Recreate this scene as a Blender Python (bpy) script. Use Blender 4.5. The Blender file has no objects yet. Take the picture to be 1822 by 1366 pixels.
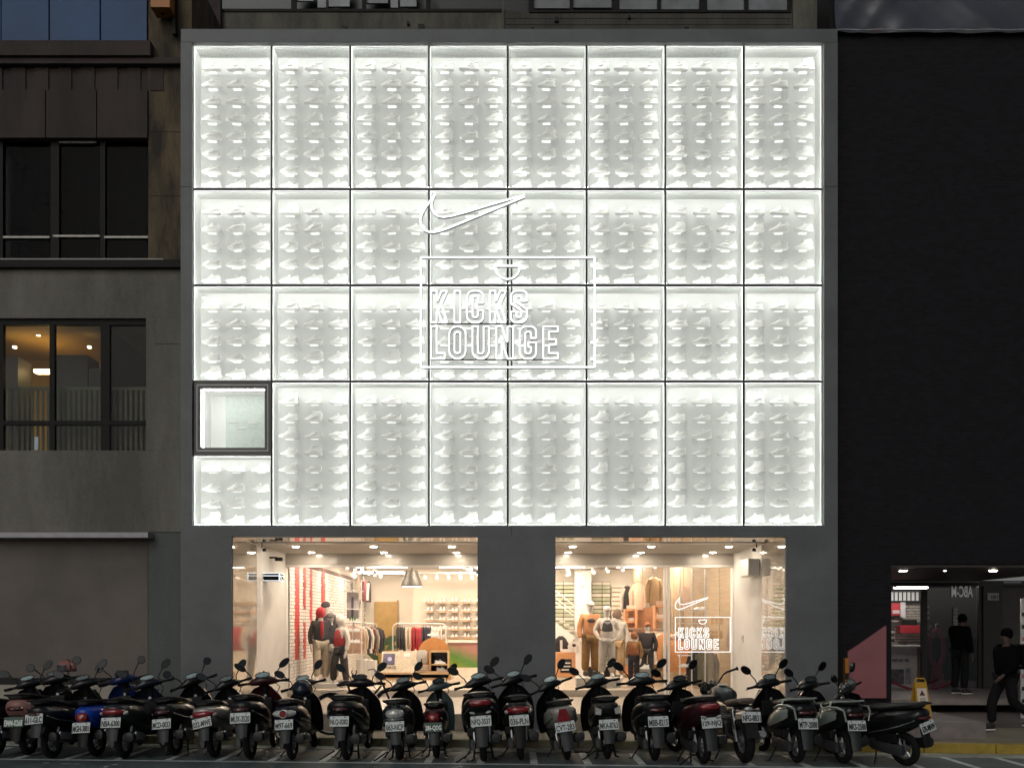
import bpy, bmesh, math, random
from mathutils import Vector, Matrix
random.seed(7)
R = math.radians
SC = bpy.context.scene
COL = SC.collection
# ------------------------------------------------------------------ camera
F_PX, CAM_D, CAM_Z, HOR = 1700.0, 16.2, 1.86, 1113.0
cam_d = bpy.data.cameras.new('camera'); cam = bpy.data.objects.new('camera', cam_d); COL.objects.link(cam)
cam.location = (0, -CAM_D, CAM_Z); cam.rotation_euler = (R(90), 0, 0)
cam_d.sensor_width = 36; cam_d.lens = 36 * F_PX / 1822; cam_d.shift_y = (HOR - 683) / 1822
cam_d.clip_end = 400; cam_d.clip_start = 0.1
SC.camera = cam
# ------------------------------------------------------------------ world and light (night, faint city sky)
W = bpy.data.worlds.new('World'); SC.world = W; W.use_nodes = True
wn = W.node_tree.nodes; wl = W.node_tree.links
for n in list(wn): wn.remove(n)
sky = wn.new('ShaderNodeTexSky'); sky.sky_type = 'NISHITA'; sky.sun_disc = False
sky.sun_elevation = R(24); sky.sun_rotation = R(200); sky.air_density = 1.0; sky.dust_density = 3.0
bg = wn.new('ShaderNodeBackground'); bg.inputs[1].default_value = 0.05
hs = wn.new('ShaderNodeHueSaturation'); hs.inputs['Saturation'].default_value = 0.35
wl.new(sky.outputs[0], hs.inputs['Color']); wl.new(hs.outputs[0], bg.inputs[0])
wo = wn.new('ShaderNodeOutputWorld'); wl.new(bg.outputs[0], wo.inputs[0])
sun_d = bpy.data.lights.new('sun', 'SUN'); sun_d.energy = 0.3; sun_d.angle = R(12); sun_d.color = (0.9, 1.0, 0.97)
sun = bpy.data.objects.new('sun', sun_d); COL.objects.link(sun)
sun.rotation_euler = (R(48), 0, R(-20))
SC.view_settings.view_transform = 'Standard'; SC.view_settings.look = 'None'
SC.view_settings.exposure = 0.0; SC.view_settings.gamma = 1.0
SC.render.engine = 'CYCLES'
cy = SC.cycles
cy.max_bounces = 6; cy.diffuse_bounces = 3; cy.glossy_bounces = 4; cy.transmission_bounces = 6; cy.transparent_max_bounces = 12
cy.caustics_reflective = False; cy.caustics_refractive = False
cy.sample_clamp_indirect = 4.0; cy.blur_glossy = 0.5
cy.use_adaptive_sampling = True; cy.adaptive_threshold = 0.03
cy.use_denoising = True
try:
    cy.denoiser = 'OPENIMAGEDENOISE'; cy.use_light_tree = True
except Exception: pass

# ------------------------------------------------------------------ helpers
def at(px, py, y):
    """real place of a thing seen at photo pixel (px, py) standing at depth y"""
    s = (y + CAM_D) / F_PX
    return Vector(((px - 911) * s, y, CAM_Z - (py - HOR) * s))
def X(px, y=0.0): return (px - 911) * (y + CAM_D) / F_PX
def Z(py, y=0.0): return CAM_Z - (py - HOR) * (y + CAM_D) / F_PX

MATS = {}
def pm(name, col, rough=0.5, metal=0.0, var=0.12, scale=6.0, bump=0.0, emit=0.0, ecol=None, coat=0.0, stretch=None, var2=0.0, scale2=1.0, spec=0.5, bscale=None):
    if name in MATS: return MATS[name]
    m = bpy.data.materials.new(name); m.use_nodes = True
    nt = m.node_tree; N = nt.nodes; L = nt.links
    b = N['Principled BSDF']
    b.inputs['Roughness'].default_value = rough; b.inputs['Metallic'].default_value = metal
    b.inputs['Specular IOR Level'].default_value = spec
    if coat: b.inputs['Coat Weight'].default_value = coat; b.inputs['Coat Roughness'].default_value = 0.06
    tc = N.new('ShaderNodeTexCoord'); mp = N.new('ShaderNodeMapping')
    L.new(tc.outputs['Object'], mp.inputs[0])
    if stretch: mp.inputs['Scale'].default_value = stretch
    nz = N.new('ShaderNodeTexNoise'); nz.inputs['Scale'].default_value = scale; nz.inputs['Detail'].default_value = 6
    L.new(mp.outputs[0], nz.inputs['Vector'])
    c = Vector(col[:3])
    rp = N.new('ShaderNodeValToRGB')
    rp.color_ramp.elements[0].position = 0.3; rp.color_ramp.elements[1].position = 0.7
    lo = c * (1 - var); hi = c * (1 + var)
    rp.color_ramp.elements[0].color = (*lo, 1); rp.color_ramp.elements[1].color = (*[min(1, v) for v in hi], 1)
    L.new(nz.outputs['Fac'], rp.inputs[0])
    out = rp.outputs[0]
    if var2:
        n2 = N.new('ShaderNodeTexNoise'); n2.inputs['Scale'].default_value = scale2; n2.inputs['Detail'].default_value = 8; n2.inputs['Roughness'].default_value = 0.65
        L.new(mp.outputs[0], n2.inputs['Vector'])
        r2 = N.new('ShaderNodeValToRGB'); r2.color_ramp.elements[0].position = 0.35; r2.color_ramp.elements[1].position = 0.65
        r2.color_ramp.elements[0].color = (1 - var2,) * 3 + (1,); r2.color_ramp.elements[1].color = (1, 1, 1, 1)
        L.new(n2.outputs['Fac'], r2.inputs[0])
        mx = N.new('ShaderNodeMix'); mx.data_type = 'RGBA'; mx.blend_type = 'MULTIPLY'; mx.inputs[0].default_value = 1
        L.new(out, mx.inputs[6]); L.new(r2.outputs[0], mx.inputs[7]); out = mx.outputs[2]
    L.new(out, b.inputs['Base Color'])
    if bump:
        bn = N.new('ShaderNodeTexNoise'); bn.inputs['Scale'].default_value = bscale or scale * 6; bn.inputs['Detail'].default_value = 4
        L.new(mp.outputs[0], bn.inputs['Vector'])
        bp = N.new('ShaderNodeBump'); bp.inputs['Strength'].default_value = bump; bp.inputs['Distance'].default_value = 0.02
        L.new(bn.outputs['Fac'], bp.inputs['Height']); L.new(bp.outputs[0], b.inputs['Normal'])
    if emit:
        b.inputs['Emission Color'].default_value = (*(ecol or col)[:3], 1); b.inputs['Emission Strength'].default_value = emit
    MATS[name] = m
    return m
def glass(name, gloss=0.09, tint=(1, 1, 1), rough=0.0, fres=0.6):
    if name in MATS: return MATS[name]
    m = bpy.data.materials.new(name); m.use_nodes = True
    N = m.node_tree.nodes; L = m.node_tree.links
    for n in list(N): N.remove(n)
    o = N.new('ShaderNodeOutputMaterial'); mx = N.new('ShaderNodeMixShader')
    t = N.new('ShaderNodeBsdfTransparent'); t.inputs[0].default_value = (*tint, 1)
    g = N.new('ShaderNodeBsdfGlossy'); g.inputs['Roughness'].default_value = rough
    lw = N.new('ShaderNodeLayerWeight'); lw.inputs[0].default_value = 0.25
    mt = N.new('ShaderNodeMath'); mt.operation = 'MULTIPLY_ADD'; mt.inputs[1].default_value = fres; mt.inputs[2].default_value = gloss
    L.new(lw.outputs['Fresnel'], mt.inputs[0]); L.new(mt.outputs[0], mx.inputs[0])
    L.new(t.outputs[0], mx.inputs[1]); L.new(g.outputs[0], mx.inputs[2]); L.new(mx.outputs[0], o.inputs[0])
    MATS[name] = m
    return m
def wall_mat(name, base, stain, amount=0.5, scale=1.2, drip=True, rough=0.85, bump=0.25, fine=30):
    """plaster or concrete with streaks and stains"""
    if name in MATS: return MATS[name]
    m = bpy.data.materials.new(name); m.use_nodes = True
    N = m.node_tree.nodes; L = m.node_tree.links; b = N['Principled BSDF']; b.inputs['Roughness'].default_value = rough
    tc = N.new('ShaderNodeTexCoord'); mp = N.new('ShaderNodeMapping'); L.new(tc.outputs['Object'], mp.inputs[0])
    mp.inputs['Scale'].default_value = (1, 1, 0.28 if drip else 1)
    n1 = N.new('ShaderNodeTexNoise'); n1.inputs['Scale'].default_value = scale; n1.inputs['Detail'].default_value = 9; n1.inputs['Roughness'].default_value = 0.68
    L.new(mp.outputs[0], n1.inputs['Vector'])
    r1 = N.new('ShaderNodeValToRGB'); r1.color_ramp.elements[0].position = 0.4; r1.color_ramp.elements[1].position = 0.62
    r1.color_ramp.elements[0].color = (*base, 1); r1.color_ramp.elements[1].color = (*[x * (1 - amount) + y * amount for x, y in zip(base, stain)], 1)
    L.new(n1.outputs['Fac'], r1.inputs[0])
    n2 = N.new('ShaderNodeTexNoise'); n2.inputs['Scale'].default_value = fine; n2.inputs['Detail'].default_value = 5; L.new(tc.outputs['Object'], n2.inputs['Vector'])
    r2 = N.new('ShaderNodeValToRGB'); r2.color_ramp.elements[0].color = (0.72,) * 3 + (1,); r2.color_ramp.elements[1].color = (1.12,) * 3 + (1,)
    L.new(n2.outputs['Fac'], r2.inputs[0])
    mx = N.new('ShaderNodeMix'); mx.data_type = 'RGBA'; mx.blend_type = 'MULTIPLY'; mx.inputs[0].default_value = 1
    L.new(r1.outputs[0], mx.inputs[6]); L.new(r2.outputs[0], mx.inputs[7]); L.new(mx.outputs[2], b.inputs['Base Color'])
    bp = N.new('ShaderNodeBump'); bp.inputs['Strength'].default_value = bump; bp.inputs['Distance'].default_value = 0.01
    L.new(n2.outputs['Fac'], bp.inputs['Height']); L.new(bp.outputs[0], b.inputs['Normal'])
    MATS[name] = m
    return m
def emat(name, col, strength):
    if name in MATS: return MATS[name]
    m = bpy.data.materials.new(name); m.use_nodes = True
    N = m.node_tree.nodes; b = N['Principled BSDF']
    b.inputs['Base Color'].default_value = (*[c * 0.8 for c in col], 1)
    b.inputs['Emission Color'].default_value = (*col, 1); b.inputs['Emission Strength'].default_value = strength
    MATS[name] = m
    return m

class MB:
    def __init__(s): s.v = []; s.f = []; s.mi = []; s.M = None; s.m = 0
    def add(s, vs, fs):
        o = len(s.v)
        for p in vs:
            p = Vector(p)
            s.v.append(tuple(s.M @ p) if s.M else tuple(p))
        for f in fs: s.f.append([i + o for i in f]); s.mi.append(s.m)
        return s
    def box(s, x0, x1, y0, y1, z0, z1, b=0.0):
        if b <= 0:
            return s.add([(x0, y0, z0), (x1, y0, z0), (x1, y1, z0), (x0, y1, z0), (x0, y0, z1), (x1, y0, z1), (x1, y1, z1), (x0, y1, z1)],
                     [(3, 2, 1, 0), (4, 5, 6, 7), (0, 1, 5, 4), (1, 2, 6, 5), (2, 3, 7, 6), (3, 0, 4, 7)])
        bm = bmesh.new(); bmesh.ops.create_cube(bm, size=1)
        for v in bm.verts: v.co = Vector(((x0 + x1) / 2 + v.co.x * (x1 - x0), (y0 + y1) / 2 + v.co.y * (y1 - y0), (z0 + z1) / 2 + v.co.z * (z1 - z0)))
        bmesh.ops.bevel(bm, geom=bm.edges[:], offset=b, segments=2, affect='EDGES', profile=0.6)
        bm.verts.index_update()
        s.add([v.co for v in bm.verts], [[v.index for v in f.verts] for f in bm.faces]); bm.free()
        return s
    def ring_loft(s, rings, cap=True):
        n = len(rings[0]); vs = [p for r in rings for p in r]; fs = []
        for i in range(len(rings) - 1):
            for j in range(n):
                k = (j + 1) % n
                fs.append((i * n + j, i * n + k, (i + 1) * n + k, (i + 1) * n + j))
        if cap: fs.append(tuple(range(n - 1, -1, -1))); fs.append(tuple((len(rings) - 1) * n + j for j in range(n)))
        return s.add(vs, fs)
    def loft_y(s, secs, n=14, e=2.5, e2=None):
        """sections (y, cx, cz, hx, hz) along y with superellipse rings"""
        rings = []
        for (y, cx, cz, hx, hz) in secs:
            r = []
            for j in range(n):
                a = 2 * math.pi * j / n; c, d = math.cos(a), math.sin(a)
                r.append((cx + hx * math.copysign(abs(c) ** (2 / e), c), y, cz + hz * math.copysign(abs(d) ** (2 / e), d)))
            rings.append(r)
        return s.ring_loft(rings)
    def loft_x(s, secs, n=14, e=2.5):
        rings = []
        for (x, cy_, cz, hy, hz) in secs:
            r = []
            for j in range(n):
                a = 2 * math.pi * j / n; c, d = math.cos(a), math.sin(a)
                r.append((x, cy_ + hy * math.copysign(abs(c) ** (2 / e), c), cz + hz * math.copysign(abs(d) ** (2 / e), d)))
            rings.append(r)
        return s.ring_loft(rings)
    def loft_z(s, secs, n=14, e=2.5):
        rings = []
        for (z, cx, cy_, hx, hy) in secs:
            r = []
            for j in range(n):
                a = 2 * math.pi * j / n; c, d = math.cos(a), math.sin(a)
                r.append((cx + hx * math.copysign(abs(c) ** (2 / e), c), cy_ + hy * math.copysign(abs(d) ** (2 / e), d), z))
            rings.append(r)
        return s.ring_loft(rings)
    def tube(s, pts, r, n=8, closed=False):
        P = [Vector(p) for p in pts]; K = len(P); rings = []
        up = Vector((0.13, 0.29, 0.95)).normalized()
        for i in range(K):
            if closed: d = (P[(i + 1) % K] - P[i - 1])
            else: d = P[min(i + 1, K - 1)] - P[max(i - 1, 0)]
            d.normalize()
            u = d.cross(up)
            if u.length < 0.05: u = d.cross(Vector((1, 0, 0)))
            u.normalize(); w = d.cross(u); rr = r[i] if isinstance(r, (list, tuple)) else r
            rings.append([P[i] + rr * (math.cos(2 * math.pi * j / n) * u + math.sin(2 * math.pi * j / n) * w) for j in range(n)])
        if closed:
            vs = [p for q in rings for p in q]
            fs = [(i * n + j, i * n + (j + 1) % n, ((i + 1) % K) * n + (j + 1) % n, ((i + 1) % K) * n + j) for i in range(K) for j in range(n)]
            return s.add(vs, fs)
        return s.ring_loft(rings)
    def ell(s, c, r, nu=14, nv=8, M=None):
        c = Vector(c); vs = []; fs = []
        for i in range(nv + 1):
            t = math.pi * i / nv
            for j in range(nu):
                a = 2 * math.pi * j / nu
                p = Vector((r[0] * math.sin(t) * math.cos(a), r[1] * math.sin(t) * math.sin(a), r[2] * math.cos(t)))
                if M: p = M @ p
                vs.append(c + p)
        for i in range(nv):
            for j in range(nu): fs.append((i * nu + j, (i + 1) * nu + j, (i + 1) * nu + (j + 1) % nu, i * nu + (j + 1) % nu))
        return s.add(vs, fs)
    def torus(s, c, R1, r, axis='X', nu=24, nv=10, sx=1.0):
        c = Vector(c); vs = []; fs = []
        for i in range(nu):
            a = 2 * math.pi * i / nu
            for j in range(nv):
                t = 2 * math.pi * j / nv
                rad = R1 + r * math.cos(t); o = r * sx * math.sin(t)
                p = Vector((o, rad * math.cos(a), rad * math.sin(a)))
                if axis == 'Z': p = Vector((p.y, p.z, p.x))
                vs.append(c + p)
        for i in range(nu):
            for j in range(nv):
                fs.append((i * nv + j, ((i + 1) % nu) * nv + j, ((i + 1) % nu) * nv + (j + 1) % nv, i * nv + (j + 1) % nv))
        return s.add(vs, fs)
    def disc(s, c, r, axis='X', h=0.01, n=20):
        c = Vector(c); rings = []
        for k in (-1, 1):
            q = []
            for j in range(n):
                a = 2 * math.pi * j / n
                p = {'X': (k * h, r * math.cos(a), r * math.sin(a)), 'Y': (r * math.cos(a), k * h, r * math.sin(a)), 'Z': (r * math.cos(a), r * math.sin(a), k * h)}[axis]
                q.append(c + Vector(p))
            rings.append(q)
        return s.ring_loft(rings)
    def prism(s, poly, y0, y1):
        """(x, z) outline extruded from y0 to y1"""
        n = len(poly)
        vs = [(p[0], y0, p[1]) for p in poly] + [(p[0], y1, p[1]) for p in poly]
        fs = [tuple(range(n)), tuple(range(2 * n - 1, n - 1, -1))] + [(i, i + n, (i + 1) % n + n, (i + 1) % n) for i in range(n)]
        return s.add(vs, fs)
    def mesh(s, name, mat, smooth=False):
        me = bpy.data.meshes.new(name); me.from_pydata(s.v, [], s.f)
        for m in (mat if isinstance(mat, (list, tuple)) else [mat]): me.materials.append(m)
        if isinstance(mat, (list, tuple)): me.polygons.foreach_set('material_index', s.mi)
        bm = bmesh.new(); bm.from_mesh(me); bmesh.ops.recalc_face_normals(bm, faces=bm.faces[:]); bm.to_mesh(me); bm.free()
        if smooth:
            me.polygons.foreach_set('use_smooth', [True] * len(me.polygons))
            try: me.set_sharp_from_angle(angle=R(42))
            except Exception: pass
        return me
    def build(s, name, mat, parent=None, smooth=False):
        return link(name, s.mesh(name, mat, smooth), parent)
def link(name, me, parent=None, loc=None, rot=None):
    o = bpy.data.objects.new(name, me); COL.objects.link(o)
    if parent: o.parent = parent
    if loc is not None: o.location = loc
    if rot is not None: o.rotation_euler = rot
    return o
def tag(o, label=None, cat=None, group=None, kind=None):
    if label: o['label'] = label
    if cat: o['category'] = cat
    if group: o['group'] = group
    if kind: o['kind'] = kind
    return o
def thing(name, label, cat, loc=(0, 0, 0), rot=(0, 0, 0), group=None):
    return tag(link(name, None, None, loc, rot), label, cat, group, 'thing')

TXT = {}
def text_mesh(s, mat, key=None):
    k = (s, mat.name)
    if k in TXT: return TXT[k]
    c = bpy.data.curves.new('lettering', 'FONT'); c.body = s; c.size = 1; c.extrude = 0.01; c.offset = 0.022; c.align_x = 'CENTER'; c.align_y = 'CENTER'; c.resolution_u = 3
    o = bpy.data.objects.new('lettering', c); COL.objects.link(o)
    bpy.context.view_layer.update()
    me = bpy.data.meshes.new_from_object(o.evaluated_get(bpy.context.evaluated_depsgraph_get()))
    bpy.data.objects.remove(o); bpy.data.curves.remove(c)
    xs = [v.co.x for v in me.vertices]; zs = [v.co.y for v in me.vertices]
    w = max(xs) - min(xs); h = max(zs) - min(zs); mx, mz = (max(xs) + min(xs)) / 2, (max(zs) + min(zs)) / 2
    for v in me.vertices:                    # unit box, standing up in XZ, facing -Y
        x, z, d = (v.co.x - mx) / w, (v.co.y - mz) / h, v.co.z
        v.co = (x, -d * 0.25, z)
    me.materials.clear(); me.materials.append(mat); me.name = 'lettering'
    TXT[k] = me
    return me
def lettering(s, mat, parent, loc, w, h, rot=(0, 0, 0), name='lettering', mirror=False):
    o = link(name, text_mesh(s, mat), parent, loc, rot); o.scale = (-w if mirror else w, 1, h)
    return o

# ------------------------------------------------------------------ materials
M_FRAME = pm('grey_facade_metal', (0.108, 0.117, 0.121), 0.5, 0.0, 0.08, 2.0, bump=0.06, var2=0.3, scale2=0.9)
M_MULL = pm('black_mullion', (0.02, 0.02, 0.02), 0.5)
M_LINER = pm('white_box_liner', (0.88, 0.9, 0.87), 0.6, 0, 0.02, 2.0)
M_GLOWWALL = pm('added_glow_wall', (0.6, 0.63, 0.6), 0.5, 0, 0.02, 2.0, emit=0.16, ecol=(1.0, 1.0, 0.985))  # walls given a glow of their own to even out the box light
M_BACKP = pm('added_glow_back', (0.53, 0.545, 0.53), 0.6, 0, 0.02, 2.0, emit=0.15, ecol=(1.0, 1.0, 0.985))  # faint glow added to lift the dim centre of each box
M_LED = emat('led_strip_white', (1.0, 0.99, 0.95), 32.0)
M_LEDB = emat('led_strip_bottom', (1.0, 0.99, 0.95), 46.0)
M_LEDT = emat('led_strip_top', (1.0, 0.985, 0.955), 45.0)
M_EDGE = emat('milky_edge', (0.98, 1.0, 0.97), 0.3)  # own glow stands in for strip light leaking through the acrylic
M_SHOEW = pm('white_cast_shoe', (0.92, 0.92, 0.9), 0.55, 0, 0.03, 20)
M_GLASSBOX = glass('box_glass', 0.015, (0.985, 1.0, 0.985), fres=0.2); M_CLEARPANE = glass('clear_window_pane', 0.02)
M_GLASS = glass('shop_glass', 0.03)
M_DGLASS = glass('dark_window_glass', 0.0, (0.85, 0.87, 0.85), fres=0.25)
M_WHITE = pm('white_paint', (0.75, 0.73, 0.7), 0.55, 0, 0.04, 3, var2=0.08, scale2=0.7)
M_CREAM = pm('cream_wall_paint', (0.72, 0.66, 0.56), 0.7, 0, 0.04, 2, var2=0.06, scale2=0.8)
M_CEIL = pm('ceiling_paint', (0.62, 0.58, 0.53), 0.8, 0, 0.03, 2)
M_POLISH = pm('polished_panel', (0.72, 0.68, 0.62), 0.04, 0.55, 0.04, 1.5)
M_TILE = pm('pale_floor', (0.62, 0.54, 0.45), 0.25, 0, 0.06, 3, var2=0.1, scale2=1.2)
M_STEP = pm('stone_step', (0.3, 0.24, 0.18), 0.6, 0, 0.15, 8, bump=0.1)
M_BULK = pm('bulkhead_paint', (0.42, 0.39, 0.35), 0.16, 0, 0.04, 2)
M_WOOD = pm('light_wood', (0.55, 0.36, 0.2), 0.5, 0, 0.2, 4, stretch=(1, 1, 12))
M_OWOOD = pm('orange_wood', (0.56, 0.27, 0.12), 0.5, 0, 0.15, 4, stretch=(1, 1, 10))
M_BLACK = pm('black_plastic', (0.006, 0.006, 0.0065), 0.5, 0, 0.2, 15, spec=0.25)
M_RUBBER = pm('tyre_rubber', (0.007, 0.007, 0.0075), 0.85, 0, 0.3, 30, bump=0.3, bscale=90, spec=0.2)
M_SEAT = pm('seat_vinyl', (0.008, 0.008, 0.009), 0.4, 0, 0.15, 20, bump=0.15, bscale=160, spec=0.35)
M_CHROME = pm('chrome', (0.62, 0.64, 0.65), 0.16, 1.0, 0.05, 10)
M_ALU = pm('dull_aluminium', (0.28, 0.29, 0.3), 0.4, 0.8, 0.1, 10)
M_MIRROR = pm('mirror_glass', (0.055, 0.06, 0.065), 0.04, 1.0, 0.0, 1)
M_PLATE = pm('plate_white', (0.5, 0.545, 0.54), 0.4, 0, 0.08, 14)
M_PGREEN = pm('plate_green', (0.01, 0.045, 0.03), 0.45, 0, 0.1, 14)
M_PTEXT = pm('plate_black_ink', (0.01, 0.01, 0.012), 0.5)
M_PTEXTW = pm('plate_white_ink', (0.7, 0.75, 0.72), 0.5)
M_RED = pm('red_lens', (0.2, 0.008, 0.012), 0.12, 0, 0.15, 10, coat=0.6)
M_CLEAR = pm('clear_lens', (0.42, 0.42, 0.4), 0.1, 0.25, 0.3, 22, coat=0.6)
M_AMBER = pm('smoked_lens', (0.3, 0.22, 0.18), 0.12, 0, 0.15, 10, coat=0.6)
M_DASH = pm('dash_glass', (0.26, 0.33, 0.33), 0.08, 0, 0.35, 22, coat=0.5)  # pale colour stands in for store light reflected in the glass
M_DASH2 = pm('dash_dark', (0.02, 0.023, 0.025), 0.12, 0, 0.4, 22, coat=0.5); M_DASH3 = pm('dash_grey', (0.13, 0.15, 0.15), 0.2, 0, 0.6, 30, coat=0.4)
M_FLAP = pm('grey_mudguard', (0.014, 0.018, 0.02), 0.5, 0, 0.15, 12)
M_NEON = emat('neon_tube_white', (1.0, 1.0, 1.0), 1.15)
M_DARKPLATE = [pm('plate_black_ink', (0, 0, 0))]
# ================================================================== GROUND
M_ASPH = pm('asphalt', (0.088, 0.115, 0.116), 0.62, 0, 0.25, 60, bump=0.35, bscale=220, var2=0.45, scale2=1.4)
M_CONC = pm('gutter_concrete', (0.34, 0.34, 0.29), 0.8, 0, 0.15, 12, bump=0.15, var2=0.45, scale2=1.6)
M_KERB = pm('kerb_stone_grey', (0.2, 0.18, 0.11), 0.8, 0, 0.18, 14, bump=0.2, var2=0.35, scale2=2.5)
M_KERBY = pm('kerb_yellow_paint', (0.34, 0.23, 0.025), 0.6, 0, 0.15, 10, var2=0.35, scale2=3)
M_WALK = pm('speckled_sidewalk', (0.2, 0.17, 0.12), 0.75, 0, 0.45, 90, bump=0.1, var2=0.25, scale2=1.2)
M_LINE = pm('road_paint', (0.62, 0.66, 0.63), 0.6, 0, 0.1, 20, var2=0.45, scale2=7)
KS, KY = -0.095, -1.72
def kerb_y(x): return KY + KS * x
SH = Matrix(((1, 0, 0, 0), (KS, 1, 0, 0), (0, 0, 1, 0), (0, 0, 0, 1)))
g = MB(); g.add([(-90, -120, 0), (90, -120, 0), (90, 60, 0), (-90, 60, 0)], [(0, 1, 2, 3)])
road = tag(g.build('road', M_ASPH), 'dark grey asphalt road', kind='structure')
g = MB(); g.M = SH; g.box(-30, 30, KY + 0.16, 14.0, 0.005, 0.1); sw = tag(g.build('sidewalk', M_WALK), kind='structure')
g = MB(); g.M = SH; g.box(-30, 30, KY - 0.36, KY - 0.001, -0.05, 0.012); tag(g.build('gutter', M_CONC), kind='structure')
kerb = tag(link('kerb', None), kind='structure')
ks = {}
for i in range(-16, 17):
    x0 = i * 1.0; yel = x0 > 4.4
    if yel not in ks:
        k = MB(); k.M = SH; k.box(0.004, 0.996, 0, 0.157, 0.006, 0.135 if not yel else 0.15, 0.012); ks[yel] = k.mesh('kerb_stone', M_KERBY if yel else M_KERB)
    link('kerb_stone', ks[yel], kerb, (x0, kerb_y(x0), 0))
# painted bay lines
SL = Matrix(((1, 0, 0, 0), (-0.07, 1, 0, 0), (0, 0, 1, 0), (0, 0, 0, 1)))
g = MB(); g.M = SL; g.add([(-20, -3.42, 0.004), (8.6, -3.42, 0.004), (8.6, -3.32, 0.004), (-20, -3.32, 0.004)], [(0, 1, 2, 3)])
g.build('painted_line', M_LINE, road)
for i in range(-14, 12):
    x = i * 0.725 + 0.25
    g = MB(); g.M = SL; g.add([(x, -3.30, 0.004), (x + 0.1, -3.30, 0.004), (x + 0.1, -2.1, 0.004), (x, -2.1, 0.004)], [(0, 1, 2, 3)])
    g.build('painted_line', M_LINE, road)
for (px, py, wv) in ((82, 1357, .12), (118, 1358.5, .2), (136, 1359, .1), (205, 1360, .09), (188, 1364, .08), (820, 1363, .06), (1040, 1364, .05), (1290, 1364.5, .14)):
    yq = CAM_Z * F_PX / (py - HOR) - CAM_D; xq = X(px, yq); g = MB()
    g.add([(xq + wv * random.uniform(.7, 1.1) * math.cos(t) * .5, yq + .035 * random.uniform(.5, 1.2) * math.sin(t), .0045) for t in [2 * math.pi * k / 9 for k in range(9)]], [tuple(range(9))]); g.build('paint_scuff', M_LINE, road)
# drain grate in the gutter
dg = thing('drain_grate', 'slotted drain grate in the pale gutter by the kerb', 'grate', (1.25, kerb_y(1.25) - 0.19, 0.012))
g = MB(); g.box(-0.33, 0.33, -0.16, 0.16, -0.03, 0.004); g.build('pit', pm('pit_black', (0.01, 0.01, 0.01), 0.9), dg)
for i in range(13):
    x = -0.3 + i * 0.05
    g = MB(); g.M = Matrix.Translation((x, 0, 0)) @ Matrix.Rotation(R(25), 4, 'Z'); g.box(-0.009, 0.009, -0.15, 0.15, 0.005, 0.02); g.build('grate_bar', M_CONC, dg)

# ================================================================== STORE BUILDING
store = thing('store_building', 'grey framed store with glowing white panels full of shoes above two openings', 'building')
XL, XR = X(325), X(1487); ZT = Z(58); ZP = 0.37
OLx0, OLx1, ORx0, ORx1 = X(415), X(850), X(988), X(1396)
ZO = 3.366
YG = 3.8               # glass line
PX0, PX1 = X(345), X(1463)
PZ0, PZ1 = Z(935), Z(82)
g = MB()
g.box(XL, XR, -0.10, 1.2, PZ1, ZT, 0.012)                     # top band
g.box(XL, PX0, -0.098, 1.2, PZ0, PZ1 - 0.001)                  # side bands
g.box(PX1, XR, -0.098, 1.2, PZ0, PZ1 - 0.001)
g.build('facade_frame', M_FRAME, store)
g = MB(); g.box(XL, XR, -0.10, 1.2, ZO, PZ0 - 0.001); g.build('lintel', M_FRAME, store)
for (a, b) in ((XL, OLx0), (OLx1, ORx0), (ORx1, XR)):
    g = MB(); g.box(a, b, -0.099, 0.75, 0.09, ZO - 0.001); g.build('pillar', M_FRAME, store)
# thin panel joints of the cladding (dark lines)
g = MB(); zj = Z(337)
g.box(XL - 0.002, PX0, -0.1015, -0.097, zj - 0.006, zj + 0.006); g.build('cladding_joint', M_MULL, store); g = MB(); g.box(PX1, XR + 0.002, -0.1015, -0.097, zj - 0.006, zj + 0.006)
g.build('cladding_joint', M_MULL, store)
for px in (910,):
    g = MB(); g.box(X(px) - 0.005, X(px) + 0.005, -0.1015, -0.0995, ZO + 0.002, PZ0 - 0.004); g.build('cladding_joint', M_MULL, store)
# back of the light wall and body of the building
g = MB(); g.box(XL + 0.02, XR - 0.02, 0.6, 1.19, ZO + 0.004, PZ1 - 0.004); g.build('backing_wall', M_MULL, store)

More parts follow.
